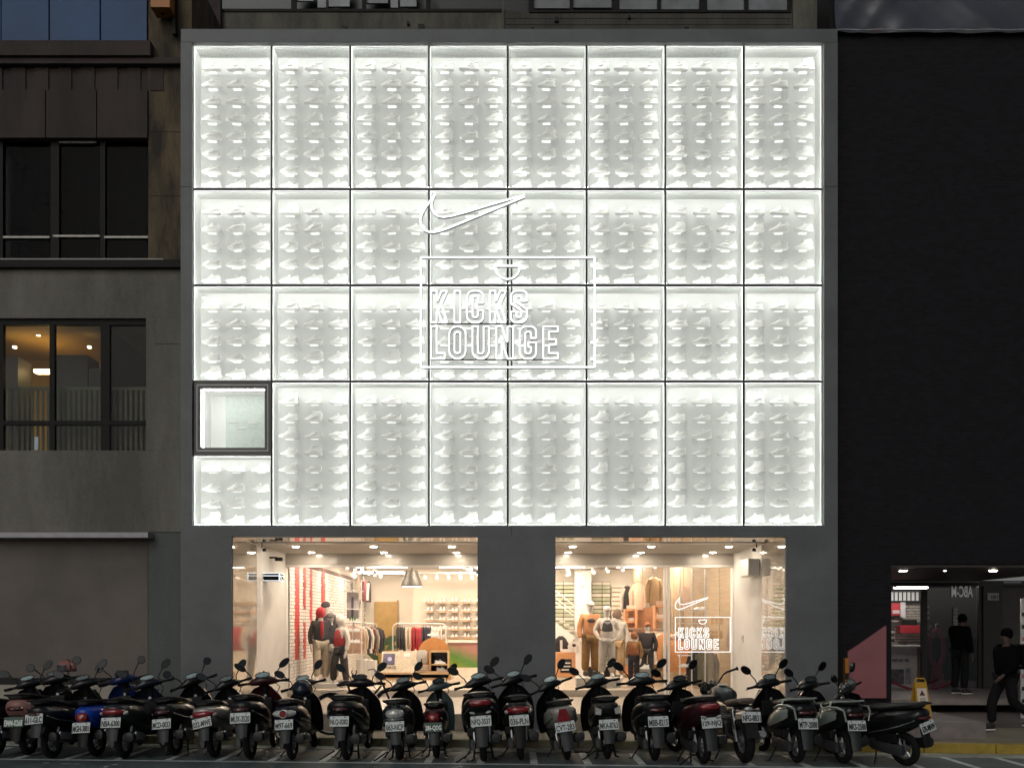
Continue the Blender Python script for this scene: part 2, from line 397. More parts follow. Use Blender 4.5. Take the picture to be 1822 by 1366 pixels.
# ---- light boxes with shoes
def shoe_mesh(kind, rnd):
    top = {'low': [0.055, 0.062, 0.07, 0.085, 0.105, 0.118, 0.105, 0.098, 0.108, 0.112, 0.10],
           'mid': [0.05, 0.06, 0.072, 0.09, 0.118, 0.138, 0.13, 0.122, 0.13, 0.138, 0.118],
           'high': [0.055, 0.065, 0.075, 0.092, 0.125, 0.165, 0.185, 0.178, 0.18, 0.178, 0.14],
           'run': [0.06, 0.066, 0.08, 0.098, 0.115, 0.12, 0.1, 0.092, 0.11, 0.125, 0.115],
           'chunk': [0.07, 0.08, 0.088, 0.10, 0.122, 0.134, 0.12, 0.108, 0.122, 0.13, 0.12]}[kind]
    hw = [0.025, 0.043, 0.05, 0.052, 0.05, 0.046, 0.043, 0.042, 0.042, 0.038, 0.022]
    g = MB(); L = 0.33; n = len(top)
    sole = 0.045 if kind == 'chunk' else 0.034
    rings = []
    for i in range(n):
        x = -L / 2 + L * i / (n - 1); w = hw[i] * 1.12
        lift = 0.018 * max(0, 1 - i / 2.0) + (0.008 if i == n - 1 else 0)
        rings.append([(x, -w, lift), (x, w, lift), (x, w * 1.06, lift + sole * 0.5), (x, w, sole + lift * 0.6), (x, -w, sole + lift * 0.6), (x, -w * 1.06, lift + sole * 0.5)])
    g.ring_loft(rings)
    rings = []
    for i in range(n):
        x = (-L / 2 + 0.008) + (L - 0.02) * i / (n - 1); w = hw[i]; t = top[i]; r = []
        for j in range(10):
            a = math.pi * j / 9; c, d = math.cos(a), math.sin(a)
            r.append((x + (0.018 if i > n - 3 else 0) * (d - 0.5) * 0.6, w * math.copysign(abs(c) ** 0.75, c) * (1 - 0.3 * d * (t > 0.1)), sole * 0.9 + (t - sole * 0.9) * abs(d) ** 0.8))
        rings.append(r)
    g.ring_loft(rings)
    # tongue, collar and side stripe give the shoe its relief
    k = top[5]
    g.ell((-0.005, 0, k + 0.004), (0.03, 0.026, 0.014), 8, 5, Matrix.Rotation(R(-38), 3, 'Y'))
    g.tube([(0.0, -0.036, k - 0.01), (0.05, -0.041, top[7] - 0.004), (0.1, -0.04, top[8] - 0.002), (0.145, -0.022, top[9])], 0.007, 5)
    g.tube([(-0.03, -0.054, 0.062), (0.0, -0.052, 0.055), (0.05, -0.05, 0.072), (0.11, -0.046, 0.1)], [0.004, 0.009, 0.007, 0.003], 5)
    for q in range(3):
        xx = -0.075 + q * 0.026
        g.tube([(xx, -0.03, top[3] - 0.004 + q * 0.012), (xx + 0.008, 0, top[3] + 0.006 + q * 0.014), (xx, 0.03, top[3] - 0.004 + q * 0.012)], 0.0045, 4)
    # peg that carries the shoe off the back panel
    g.box(-0.02, 0.02, 0.02, 0.2, 0.02, 0.05)
    # added glowing plate under the peg, brightens the box
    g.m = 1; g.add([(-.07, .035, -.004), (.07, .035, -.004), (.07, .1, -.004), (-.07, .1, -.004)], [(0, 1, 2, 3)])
    return g.mesh('shoe', [M_SHOEW, M_SHOEGLOW], True)
M_SHOEGLOW = emat('added_shoe_glow', (0.99, 1.0, 0.98), 1.05)
SHOES = [shoe_mesh(k, 0) for k in ('low', 'mid', 'high', 'run', 'chunk')]
DB = 0.34              # depth of a light box
def lightbox(px0, px1, py0, py1, rows):
    x0, x1, z1, z0 = X(px0), X(px1), Z(py0), Z(py1)
    w, h = x1 - x0, z1 - z0
    e = link('lightbox_panel', None, store, (x0, 0, z0))
    g = MB()
    g.add([(0, 0.012, 0), (w, 0.012, 0), (w, 0.012, h), (0, 0.012, h), (0, DB, 0), (w, DB, 0), (w, DB, h), (0, DB, h)],
          [(4, 5, 6, 7), (0, 1, 5, 4), (3, 7, 6, 2), (0, 4, 7, 3), (1, 2, 6, 5)])
    me = bpy.data.meshes.new('liner'); me.from_pydata(g.v, [], g.f); me.materials.append(M_GLOWWALL); me.materials.append(M_BACKP); me.polygons[0].material_index = 1; link('liner', me, e)
    # light strips run round the box on the back of a thin milky edge, shining inwards
    t = 0.024
    for (a, b, c, d, k) in ((0.002, w - 0.002, h - t, h - 0.002, 1), (0.002, w - 0.002, 0.002, 0.016, 2), (0.002, 0.016, t, h - t - .001, 0), (w - 0.016, w - 0.002, t, h - t - .001, 0)):
        g = MB(); g.box(a, b, 0.012, 0.016, c, d); g.build('milky_edge', M_EDGE, e)
        g = MB(); g.box(*((a, b) if b - a > .1 else ((a, a + .008) if a < w / 2 else (b - .008, b))), 0.018, 0.028, *((c, d) if d - c > .1 else ((c, c + .008) if c < h / 2 else (d - .012, d)))); g.build('led_strip', (M_LED, M_LEDT, M_LEDB)[k], e)
    g = MB(); g.add([(0, 0.006, 0), (w, 0.006, 0), (w, 0.006, h), (0, 0.006, h)], [(0, 1, 2, 3)]); g.build('glass_pane', M_GLASSBOX, e)
    ys = DB - 0.13
    for py in rows:
        zc = Z(py, ys) - z0 - 0.075
        for k in range(3):
            kind = random.choice((0, 0, 1, 1, 2, 3, 3, 4))
            o = link('shoe', SHOES[kind], e, (w / 2 + (k - 1) * 0.42, ys, zc), (0, 0, R(random.uniform(-9, 9))))
            s = random.uniform(0.9, 1.07); o.scale = (s, s, s)
    return e
ROWY = [(82, 335, [118, 148, 178.5, 209.5, 240.5, 271, 301.5, 328]), (339, 506, [374, 405, 436, 467, 496.5]), (510, 677, [544, 574, 604.5, 634.5, 663.5]),
        (681, 934, [711, 742, 772, 802, 832, 862, 892, 921])]
for ci in range(8):
    a = 345.5 + ci * 139.9; b = a + 136.4
    for ri, (p0, p1, rr) in enumerate(ROWY):
        if ci == 0 and ri == 3:
            lightbox(a, b, 812, 933, [832, 866, 895, 922.5]); continue
        lightbox(a, b, p0, p1, rr)
# black mullions between the boxes
for ci in range(1, 8):
    xm = X(345.5 + ci * 139.9 - 1.75); g = MB(); g.box(xm - 0.018, xm + 0.018, -0.012, 0.0045, PZ0 + 0.001, PZ1 - 0.001); g.build('mullion', M_MULL, store)
for py in (337, 508, 679):
    zm = Z(py); g = MB(); g.box(PX0 + 0.001, PX1 - 0.001, -0.009, 0.004, zm - 0.019, zm + 0.019); g.build('mullion', M_MULL, store)
# small white room behind a dark framed window
wx0, wx1, wz0, wz1 = X(346), X(483), Z(811), Z(681)
ix0, ix1, iz0, iz1 = X(358), X(472), Z(797), Z(692)
g = MB()
for (a, b, c, d) in ((wx0, ix0, wz0, wz1), (ix1, wx1, wz0, wz1), (ix0, ix1, wz0, iz0), (ix0, ix1, iz1, wz1)): g.box(a, b, -0.04, 0.02, c, d)
sq = g.build('window_frame', pm('dark_window_frame', (0.05, 0.05, 0.047), 0.4), store)
for (a, b, c, d) in ((ix0 - .05, ix1 + .05, iz0 - .06, iz0 - .045), (ix0 - .05, ix1 + .05, iz1 + .05, iz1 + .062), (ix1 + .05, ix1 + .06, iz0 - .06, iz1 + .06), (ix0 - .06, ix0 - .05, iz0 - .06, iz1 + .06)):
    g = MB(); g.box(a, b, -0.05, -0.041, c, d); g.build('frame_bead', M_ALU, sq)
g = MB(); g.add([(ix0 - .02, 0.03, iz0 - .02), (ix1 + .02, 0.03, iz0 - .02), (ix1 + .02, 0.03, iz1 + .02), (ix0 - .02, 0.03, iz1 + .02), (ix0 - .02, 0.58, iz0 - .02), (ix1 + .02, 0.58, iz0 - .02), (ix1 + .02, 0.58, iz1 + .02), (ix0 - .02, 0.58, iz1 + .02)],
      [(4, 5, 6, 7), (0, 1, 5, 4), (3, 7, 6, 2), (0, 4, 7, 3), (1, 2, 6, 5)])
me = bpy.data.meshes.new('liner'); me.from_pydata(g.v, [], g.f); me.materials.append(M_GLOWWALL); link('window_recess', me, store)  # recess walls share the added glow to look brighter
g = MB(); g.box(ix0 + 0.02, ix1 - 0.02, 0.03, 0.06, iz1 - 0.012, iz1 + 0.005); g.build('led_strip', M_LED, sq)
g = MB(); g.box(ix0 + 0.02, ix0 + 0.03, 0.03, 0.05, iz0 + .02, iz1 - 0.03); g.build('led_strip', M_LED, sq)
g = MB(); g.box(X(402, .5), X(472, .5), 0.5, 0.52, Z(797, .5), Z(706, .5)); g.build('frosted_pane', pm('frosted_grey_green', (0.42, 0.5, 0.46), 0.25, 0, 0.12, 18, bump=0.3), sq)
for (a, b, c) in ((407, 425, 751), (441, 460, 752), (421, 437, 762)):
    g = MB(); g.box(X(a, .49), X(b, .49), 0.485, 0.498, Z(c, .49) - .006, Z(c, .49) + .006); g.build('bright_slot', pm('white_slot', (0.85, 0.85, 0.82), 0.4), sq)
g = MB(); g.box(ix0, ix1, 0.004, 0.012, iz0, iz1); g.build('glass_pane', M_CLEARPANE, sq)

# ---- porch: floor, ceiling, side walls
def part(name, mat, *boxes, parent=store, bev=0.0):
    g = MB()
    for b in boxes: g.box(*b, bev) if bev else g.box(*b)
    return g.build(name, mat, parent)
part('porch_floor', M_TILE, (OLx0, ORx1, 0.02, YG + 8.5, 0.30, ZP))
part('step', M_STEP, (OLx0, ORx1, -0.0, 0.018, 0.09, ZP - 0.004))
part('porch_ceiling', M_POLISH, (OLx0 - .2, ORx1 + .2, 0.76, 1.45, ZO + 0.001, ZO + 0.05))
part('porch_ceiling', M_CEIL, (OLx0 - .2, ORx1 + .2, 1.452, YG + 0.1, ZO + 0.002, ZO + 0.05))
part('soffit_edge', M_POLISH, (OLx0, OLx1, 0.0, 0.755, ZO - 0.012, ZO - 0.002), (ORx0, ORx1, 0.0, 0.755, ZO - 0.012, ZO - 0.002))
for sgn, xw in ((-1, OLx0), (1, ORx1)):
    a, b = (xw - 0.3, xw) if sgn < 0 else (xw, xw + 0.3)
    o = 0.006 * sgn
    part('polished_wall', M_POLISH, (min(xw, xw - o * 2), max(xw, xw - o * 2), -0.05, 1.45, ZP, ZO - 0.014))
    part('porch_wall', M_WHITE, (a, b, 0.76, YG + 0.2, ZP - .3, ZO))
part('bulkhead', M_BULK, (OLx0, ORx1, YG - 0.06, YG + 0.2, 3.13, ZO))
# store front glass with white frame posts
part('head_frame', M_WHITE, (OLx0, ORx1, YG - 0.05, YG + 0.05, 3.085, 3.129))
for px in (503, 507.5, 1183, 1189.5, 1305):
    xc = X(px, YG); part('frame_post', M_WHITE, (xc - 0.022, xc + 0.022, YG - 0.05, YG + 0.05, ZP, 3.084))
for (a, b) in ((508, 1182), (1190.5, 1304)):
    part('glass_pane', M_GLASS, (X(a, YG) + .01, X(b, YG) - .01, YG - 0.006, YG + 0.006, ZP + 0.01, 3.08))
# downlights of the porch
M_DOWN = emat('downlight_warm', (1.0, 0.85, 0.67), 280.0)
for xd in (-4.1, -2.62, -1.14, 1.15, 2.64, 4.11):
    for yd in (1.9, 3.35):
        g = MB(); g.disc((xd, yd, ZO - 0.004), 0.075, 'Z', 0.004, 18); d = g.build('downlight', M_WHITE, store)
        g = MB(); g.disc((xd, yd, ZO - 0.011), 0.058, 'Z', 0.002, 18); g.build('lamp_disc', M_DOWN, d)
# ---- shop interior shell
IX0, IX1, YB, ZC = OLx0 + 0.02, ORx1 + 0.9, 11.6, 3.5
part('interior_ceiling', M_CEIL, (IX0 - .3, IX1 + .3, YG + 0.2, YB + 3.2, ZC, ZC + 0.1))
part('back_wall', M_CREAM, (X(735, YB), IX1 + .2, YB, YB + 0.15, ZP, ZC))
part('back_wall', M_CREAM, (IX0 - .2, X(735, YB) + .01, YB + 3.0, YB + 3.15, ZP, ZC))
part('interior_wall', M_CREAM, (X(735, YB), X(735, YB) + .15, YB + 0.15, YB + 3.0, ZP, ZC))
part('interior_wall', M_CREAM, (IX0 - .25, IX0 - 0.1, YG + 0.21, YB + 3.1, ZP, ZC))
part('interior_wall', M_CREAM, (IX1, IX1 + .15, YG + 0.21, YB + 3.1, ZP, ZC))
part('back_floor', M_TILE, (IX0 - .2, IX1 + .2, YG + 8.51, YB + 3.0, 0.30, ZP - 0.002))
part('display_platform', M_TILE, (X(508, YG), X(846, YG) + .6, YG + 0.12, YG + 1.6, ZP + 0.001, 0.51))
part('display_platform', M_TILE, (X(996, YG), X(1182, YG), YG + 0.12, YG + 1.6, ZP + 0.001, 0.51))
M_CLIGHT = emat('ceiling_light_warm', (1.0, 0.82, 0.63), 66.0)
for ly in (YG + 0.7, YG + 3.6, YG + 6.2, YB + 1.3):
    for lx in ((-3.6, -1.3, 1.3, 3.6) if ly < YB else (-4.0,)):  # single rear panel added to brighten the dark far left corner
        part('ceiling_light', M_CLIGHT, (lx - 0.7, lx + 0.7, ly, ly + 0.22, ZC - 0.03, ZC - 0.002))
# wall of white bricks with red stripes, seen along the left side
M_BRK = pm('white_brick', (0.74, 0.7, 0.66), 0.6, 0, 0.06, 6); M_BRKR = pm('red_brick_paint', (0.62, 0.03, 0.025), 0.5, 0, 0.1, 6)
bw = link('brick_wall', None, store)
part('mortar_bed', pm('dark_mortar', (0.16, 0.1, 0.08), 0.9), (IX0 - .099, IX0 - 0.02, YG + 0.22, YB + 2.9, ZP, 3.3), parent=bw)
gb = MB(); bh = 0.074
ED = [3.98, 4.22, 4.45, 4.9, 5.3, 5.55, 6.0, 6.25, 6.8, 7.3, 7.8] + [8.3 + .5 * k for k in range(13)]
for r in range(38):
    z0 = ZP + 0.02 + r * bh; zf = r / 38
    for c in range(len(ED) - 1):
        red = (c == 2 and r > 9) or (c == 4 and (r > 24 or 9 < r < 21)) or (c == 6 and r > 18) or (c == 9 and r > 24)
        near = c in (2, 4, 6, 9)
        j0 = 0 if c == 0 or near or c - 1 in (2, 4, 6, 9) else (.12 if r % 2 else -.1); j1 = 0 if near or c + 1 in (2, 4, 6, 9) else (.12 if r % 2 else -.1)
        gb.m = 1 if red else 0
        gb.box(IX0 - 0.02, IX0 + random.uniform(0.008, 0.022), ED[c] + j0, ED[c + 1] + j1 - 0.016, z0, z0 + bh - 0.012)
tag(gb.build('bricks', [M_BRK, M_BRKR], bw), kind='stuff')

# ================================================================== NEON SIGNS
def fillet(poly):
    out = []; n = len(poly)
    for i in range(n):
        p = Vector(poly[i][:2]); r = poly[i][2] if len(poly[i]) > 2 else 0.015
        a = Vector(poly[i - 1][:2]); b = Vector(poly[(i + 1) % n][:2])
        u = (a - p); v = (b - p); lu, lv = u.length, v.length; u.normalize(); v.normalize()
        ang = math.acos(max(-1, min(1, u.dot(v))))
        t = min(r / max(math.tan(ang / 2), 1e-3), lu * 0.49, lv * 0.49); rr = t * math.tan(ang / 2)
        p1 = p + u * t; p2 = p + v * t; c = p + (u + v).normalized() * (rr / max(math.sin(ang / 2), 1e-3))
        k = 5 if r > 0.03 else 2
        a1 = math.atan2(p1.y - c.y, p1.x - c.x); a2 = math.atan2(p2.y - c.y, p2.x - c.x); d = (a2 - a1 + math.pi) % (2 * math.pi) - math.pi
        for q in range(k + 1): out.append((c.x + rr * math.cos(a1 + d * q / k), c.y + rr * math.sin(a1 + d * q / k)))
    return out
GL = {'K': [[(0, 0), (0, 1), (.18, 1), (.18, .62), (.34, 1), (.52, 1), (.33, .56), (.52, 0), (.34, 0), (.21, .42), (.18, .36), (.18, 0)]],
      'I': [[(0, 0), (0, 1), (.19, 1), (.19, 0)]],
      'C': [[(.52, .62), (.52, 1, .2), (0, 1, .2), (0, 0, .2), (.52, 0, .2), (.52, .38), (.35, .38), (.35, .16, .07), (.18, .16, .07), (.18, .84, .07), (.35, .84, .07), (.35, .62)]],
      'S': [[(.52, .68), (.52, 1, .22), (0, 1, .22), (0, .6, .12), (.34, .38, .05), (.34, .16, .07), (.18, .16, .07), (.18, .34), (0, .34), (0, 0, .22), (.52, 0, .22), (.52, .42, .12), (.18, .64, .05), (.18, .84, .07), (.34, .84, .07), (.34, .68)]],
      'L': [[(0, 0), (0, 1), (.18, 1), (.18, .17), (.44, .17), (.44, 0)]],
      'O': [[(0, 0, .24), (0, 1, .24), (.53, 1, .24), (.53, 0, .24)], [(.17, .17, .08), (.17, .83, .08), (.36, .83, .08), (.36, .17, .08)]],
      'U': [[(0, 1), (0, 0, .24), (.53, 0, .24), (.53, 1), (.36, 1), (.36, .16, .08), (.17, .16, .08), (.17, 1)]],
      'N': [[(0, 0), (0, 1), (.18, 1), (.36, .45), (.36, 1), (.53, 1), (.53, 0), (.36, 0), (.17, .55), (.17, 0)]],
      'G': [[(.53, .64), (.53, 1, .2), (0, 1, .2), (0, 0, .2), (.53, 0, .2), (.53, .5), (.28, .5), (.28, .36), (.36, .36), (.36, .16, .07), (.18, .16, .07), (.18, .84, .07), (.36, .84, .07), (.36, .64)]],
      'E': [[(0, 0), (0, 1), (.47, 1), (.47, .84), (.18, .84), (.18, .6), (.41, .6), (.41, .43), (.18, .43), (.18, .17), (.47, .17), (.47, 0)]]}
SWX = [(283, 97), (250, 140), (215, 188), (192, 232), (182, 272), (188, 312), (208, 338), (240, 351), (275, 352), (320, 342), (370, 325), (885, 113), (884, 103), (790, 128), (650, 168), (500, 214), (400, 241), (345, 250), (305, 246), (276, 228), (260, 200), (257, 165), (266, 130)]
M_SHADECHANNEL = pm('grey_shadow_channel', (0.12, 0.125, 0.125), 0.5)  # dark channel behind the tubes, offset to draw their shadow edge
def neon(px0, py0, sc, y, r, mat, lab1, lab2, bars=True):
    """logo sign: tick outline, frame, half disc and lettering, in photo pixels of the large sign times sc"""
    def P(x, z): return Vector((X(px0 + (x - 747) * sc, y), y, Z(py0 + (z - 456) * sc, y)))
    rt = thing('logo_sign', lab1, 'neon sign', P(820, 415))
    def loc(ps, base): return [tuple(p - base) for p in ps]
    g = MB(); g.tube(loc([P(700 + a / 3.795, 320 + b / 3.795) for a, b in SWX], rt.location), r * 1.05, 8, True); tk_ = g.build('tick_tube', mat, rt, True)
    if bars:
        g = MB(); g.M = Matrix.Translation((.004, .032, -.01)); g.tube(loc([P(700 + a / 3.795, 320 + b / 3.795) for a, b in SWX], rt.location), r * 1.1, 8, True); g.build('shadow_channel', M_SHADECHANNEL, tk_, True)
    st = thing('lettering_sign', lab2, 'neon sign', P(903, 655))
    B = st.location
    fr = [P(749, 458), P(1058, 458), P(1058, 653), P(749, 653)]
    for i in range(4):
        g = MB(); g.tube(loc([fr[i], fr[(i + 1) % 4]], B), r, 8); ft = g.build('frame_tube', mat, st, True)
        if bars: g = MB(); g.M = Matrix.Translation((.005, .03, -.009)); g.tube(loc([fr[i], fr[(i + 1) % 4]], B), r, 8); g.build('shadow_channel', M_SHADECHANNEL, ft, True)
    arc = [P(881 + 0, 473), P(925, 473)] + [P(903 + 22 * math.cos(t), 475 + 21.5 * math.sin(t)) for t in [math.pi * k / 10 for k in range(0, 11)]]
    g = MB(); g.tube(loc(arc, B), r, 8, True); hd_ = g.build('half_disc_tube', mat, st, True)
    if bars: g = MB(); g.M = Matrix.Translation((.005, .03, -.009)); g.tube(loc(arc, B), r, 8, True); g.build('shadow_channel', M_SHADECHANNEL, hd_, True)
    S = 340 / 1822
    for word, zt, zb, xs in (('KICKS', 415, 715, (145, 368, 488, 705, 905)), ('LOUNGE', 755, 1060, (145, 318, 540, 768, 990, 1215))):
        for ch, xx in zip(word, xs):
            g = MB()
            for poly in GL[ch]:
                pts = [P(740 + (xx + a * 296) * S, 440 + (zb - b * (zb - zt)) * S) for a, b in fillet(poly)]
                g.tube(loc(pts, B), r * 0.92, 6, True)
            nl = g.build('neon_letter', mat, st, True)
            if bars:
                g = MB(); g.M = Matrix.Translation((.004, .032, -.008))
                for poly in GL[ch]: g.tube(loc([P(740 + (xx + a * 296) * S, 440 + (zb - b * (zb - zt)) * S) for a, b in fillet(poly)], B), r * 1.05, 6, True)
                g.build('shadow_channel', M_SHADECHANNEL, nl, True)
    if bars:
        for (a, b, zz) in ((766, 930, 574.5), (766, 966, 638.5)):
            p, q = P(a, zz), P(b, zz); g = MB(); g.box(p.x - B.x, q.x - B.x, 0.03, 0.05, p.z - B.z - .012, p.z - B.z + .006); g.build('support_bar', M_MULL, st)
        p = P(906, 459); q = P(908.5, 656); g = MB(); g.box(p.x - B.x + .03, q.x - B.x + .03, 0.04, 0.06, q.z - B.z, p.z - B.z); g.build('support_bar', M_MULL, st)
        for (a, b) in ((749, 506), (1058, 506), (760, 652), (1050, 652), (800, 458), (1000, 458)):
            p = P(a, b) - B; g = MB(); g.tube([(p.x, p.y, p.z), (p.x, p.y + 0.27, p.z)], 0.008, 6); g.build('stand_off', M_WHITE, st)
        for (a, b) in ((765, 370), (860, 375), (920, 352)):
            p = P(a, b) - rt.location; g = MB(); g.tube([(p.x, p.y, p.z), (p.x, p.y + 0.27, p.z)], 0.008, 6); g.build('stand_off', M_WHITE, rt)
    return rt, st
neon(747, 456, 1.0, -0.3, 0.0155, M_NEON, 'white outlined curved tick logo above the framed lettering on the glowing shoe wall', 'large framed neon lettering reading KICKS LOUNGE on the glowing shoe wall')
neon(1201, 1097, 0.316, YG + 0.06, 0.0068, emat('neon_tube_cool', (0.9, 0.96, 1.0), 1.5), 'small white outlined tick logo hung inside the shop window', 'small framed neon lettering reading KICKS LOUNGE hung inside the shop window', bars=False)
# ================================================================== LEFT NEIGHBOUR
YN = 0.45
def bx(px0, px1, py0, py1, y0, y1):
    """box whose front face (at depth y0) covers the given photo pixels"""
    return (X(px0, y0), X(px1, y0), y0, y1, Z(py1, y0), Z(py0, y0))
M_LGREY = wall_mat('grey_render', (0.19, 0.18, 0.16), (0.085, 0.08, 0.066), 0.85, 0.55)
M_LBROWN = wall_mat('brown_concrete', (0.05, 0.036, 0.03), (0.022, 0.016, 0.014), 0.8, 1.3)
M_LTAN = wall_mat('stained_tan_concrete', (0.135, 0.1, 0.055), (0.022, 0.016, 0.012), 0.95, 1.9, bump=0.6, fine=60)
M_DARKMET = pm('dark_window_metal', (0.013, 0.0125, 0.012), 0.6, spec=.15)
lb = thing('apartment_building', 'older grey and brown neighbour with dark windows and a lit amber window', 'building')
def lp(name, mat, *a, parent=lb): return part(name, mat, *a, parent=parent)
XW = X(263, YN); XE = XL - 0.003; XF = X(-160, YN)
lp('grey_wall', M_LGREY, (XF, XE, YN, 3.5, Z(566, YN), Z(476, YN)))
lp('grey_wall', M_LGREY, (XF, XE, YN, 3.5, Z(946, YN), Z(801, YN)))
lp('grey_wall', M_LGREY, (X(260, YN), XE, YN, 3.5, Z(801, YN) + .002, Z(566, YN) - .002))
lp('panel_joint', M_DARKMET, (X(275, YN), XE, YN - .002, YN + .01, Z(612, YN) - .004, Z(612, YN) + .004))
lp('ledge', M_DARKMET, (XF, XE, YN - 0.1, YN + .3, Z(475, YN - .1), Z(462, YN - .1)))
lp('ledge_cap', pm('pale_ledge_metal', (0.3, 0.3, 0.28), 0.5), (XF, XW + .3, YN - 0.105, YN + .25, Z(462, YN - .1) + .001, Z(462, YN - .1) + .02))
# lit window with mullions, blinds and a warm room
room = link('lit_window', None, lb)
YR = YN + 2.6
M_AMBER_W = pm('amber_room_wall', (0.42, 0.24, 0.05), 0.8, 0, 0.15, 2); M_ROOMDK = pm('dark_cabinet', (0.035, 0.028, 0.022), 0.6)
rx0, rx1, rz0, rz1 = XF, X(260, YN), Z(801, YN), Z(568, YN)
lp('room_ceiling', M_AMBER_W, (rx0, rx1, YN + .2, YR, rz1, rz1 + .05), parent=room)
lp('room_floor', M_ROOMDK, (rx0, rx1, YN + .2, YR, rz0 - .05, rz0), parent=room)
lp('room_wall', M_AMBER_W, (rx0, rx1, YR, YR + .1, rz0, rz1), parent=room)
lp('room_wall', M_ROOMDK, (X(181, YN + .4), X(186, YN + .4), YN + .35, YR, rz0, rz1), parent=room)
for (a, b, c) in ((98, 156, 632), (-20, 32, 634), (158, 186, 655)): lp('cabinet', M_ROOMDK, bx(a, b, c, 805, YN + .9, YN + 1.4), parent=room)
lp('hanging_lamp', emat('room_lamp', (1.0, 0.7, 0.3), 26.0), bx(60, 92, 657, 662, YN + 1.2, YN + 1.35), parent=room)
for (a, b) in ((25, 617), (67, 595), (127, 594), (158, 617)): lp('spot_lamp', emat('room_spot', (1.0, 0.85, 0.55), 14.0), bx(a - 2.5, a + 2.5, b - 1.5, b + 1.5, YN + .9, YN + .95), parent=room)
M_BLIND = pm('grey_green_blind', (0.1, 0.1, 0.07), 0.7, 0, 0.25, 5)
for i in range(31):
    a = -18 + i * 9.2
    lp('blind_slat', M_BLIND, bx(a, a + 4.6, 694, 803, YN + .3, YN + .312), parent=room)
lp('blind_rail', M_BLIND, bx(-20, 262, 688, 694, YN + .29, YN + .32), parent=room)
for (a, b) in ((-4, 6), (88, 97), (179, 195)): lp('window_mullion', M_DARKMET, bx(a, b, 568, 801, YN + .06, YN + .14), parent=room)
lp('window_mullion', M_DARKMET, bx(-20, 261, 748, 756, YN + .055, YN + .13), parent=room)
lp('window_mullion', M_DARKMET, bx(-20, 261, 567, 578, YN + .056, YN + .135), parent=room)
for (a, b) in ((6, 88), (97, 179), (195, 261)): lp('window_pane', M_DGLASS, bx(a, b, 575, 800, YN + .09, YN + .1), parent=room)
o = lp('small_sticker', pm('pale_blue_sticker', (0.4, 0.48, 0.55), 0.6), bx(61, 68, 777, 800, YN + .08, YN + .088), parent=room)
# dark upper windows
lp('window_recess', pm('black_void', (0.004, 0.004, 0.005), 0.3), bx(-60, 263, 247, 462, YN + .35, YN + .4))
for (a, b) in ((-3, 5), (90, 105), (178, 187)): lp('window_mullion', M_DARKMET, bx(a, b, 247, 461, YN + .1, YN + .2))
M_LTRIM = pm('worn_aluminium', (0.24, 0.23, 0.21), 0.45, 0.5, 0.3, 20)
for (a, b, c) in ((5, 88, 420), (94, 177, 418), (185, 263, 420)): lp('window_rail', M_LTRIM, bx(a, b, c, c + 3.5, YN + .09, YN + .19))
lp('window_rail', M_LTRIM, bx(105, 170, 251, 254.5, YN + .09, YN + .19)); lp('window_rail', pm('dull_rail', (.06, .055, .05), .6), bx(5, 80, 244, 248, YN + .09, YN + .19))
for (a, b) in ((5, 90), (105, 178), (187, 263)): lp('window_pane', glass('black_glass', 0.0, (0.3, 0.3, 0.32), fres=0.12), bx(a, b, 248, 460, YN + .14, YN + .146))
lp('tan_column', M_LTAN, (XW, XE, YN + .02, 3.5, Z(461, YN), Z(-60, YN)))
for py in (234, 348): lp('column_joint', M_DARKMET, (XW + .02, XE, YN + .018, YN + .03, Z(py, YN) - .006, Z(py, YN) + .006))
for (a, b) in ((-60, -14), (-12, 80), (82, 171), (173, 262)): lp('concrete_panel', M_LBROWN, bx(a, b, 160, 245, YN - .02, YN + .3))
lp('frieze', M_LBROWN, (XF, XE, YN + .03, YN + .3, Z(160, YN), Z(120, YN)))
for i in range(8): lp('dentil', M_LBROWN, bx(-20 + i * 41, 4 + i * 41, 120, 161, YN + .005, YN + .04))
lp('cornice', M_LBROWN, (XF, XE, YN - .1, YN + .3, Z(119, YN), Z(109, YN))); lp('cornice', M_LBROWN, (XF, XW + .1, YN - .16, YN + .3, Z(108, YN), Z(82, YN)))
M_BLUE = pm('blue_film_window', (0.018, 0.07, 0.19), 0.6, 0, 0.12, 1.2, var2=0.3, scale2=0.5)
for (a, b) in ((-90, 1), (3, 86), (89, 177), (180, 261)): lp('blue_pane', M_BLUE, bx(a, b, -60, 79.5, YN - .02, YN + .06))
lp('orange_lamp_housing', pm('orange_paint', (0.35, 0.12, 0.01), 0.5), bx(268, 302, -30, 13, YN - .35, YN - .05))
lp('hanging_cable', M_BLACK, bx(286, 292, 13, 26, YN - .2, YN - .18)); lp('drain_pipe', M_DARKMET, bx(306, 312, -40, 60, YN - .12, YN - .02))
# ground floor: brown shutter, pale box above it, teal pillar
lp('shutter_box', pm('pale_shutter_box', (0.33, 0.32, 0.34), 0.5), bx(-90, 263, 946.5, 956, YN - .25, YN + .2))
lp('shutter_panel', pm('brown_shutter', (0.125, 0.102, 0.088), 0.6, 0, 0.08, 1.5, var2=0.4, scale2=0.55), bx(-90, 263, 957, 1205, YN + .1, YN + .2))
lp('ground_pillar', wall_mat('teal_grey_render', (0.11, 0.12, 0.12), (0.07, 0.075, 0.07), 0.6, 0.8), (X(263, YN), XE, YN + .02, 1.5, 0.09, Z(946, YN) - .003))
lp('shutter_foot', M_BLACK, bx(-90, 263, 1206, 1217, YN + .08, YN + .2))
lp('base_ledge', pm('pale_base_stone', (0.3, 0.27, 0.23), 0.7), (XF, X(262, YN), YN + .05, YN + .3, 0.09, Z(1218, YN)))

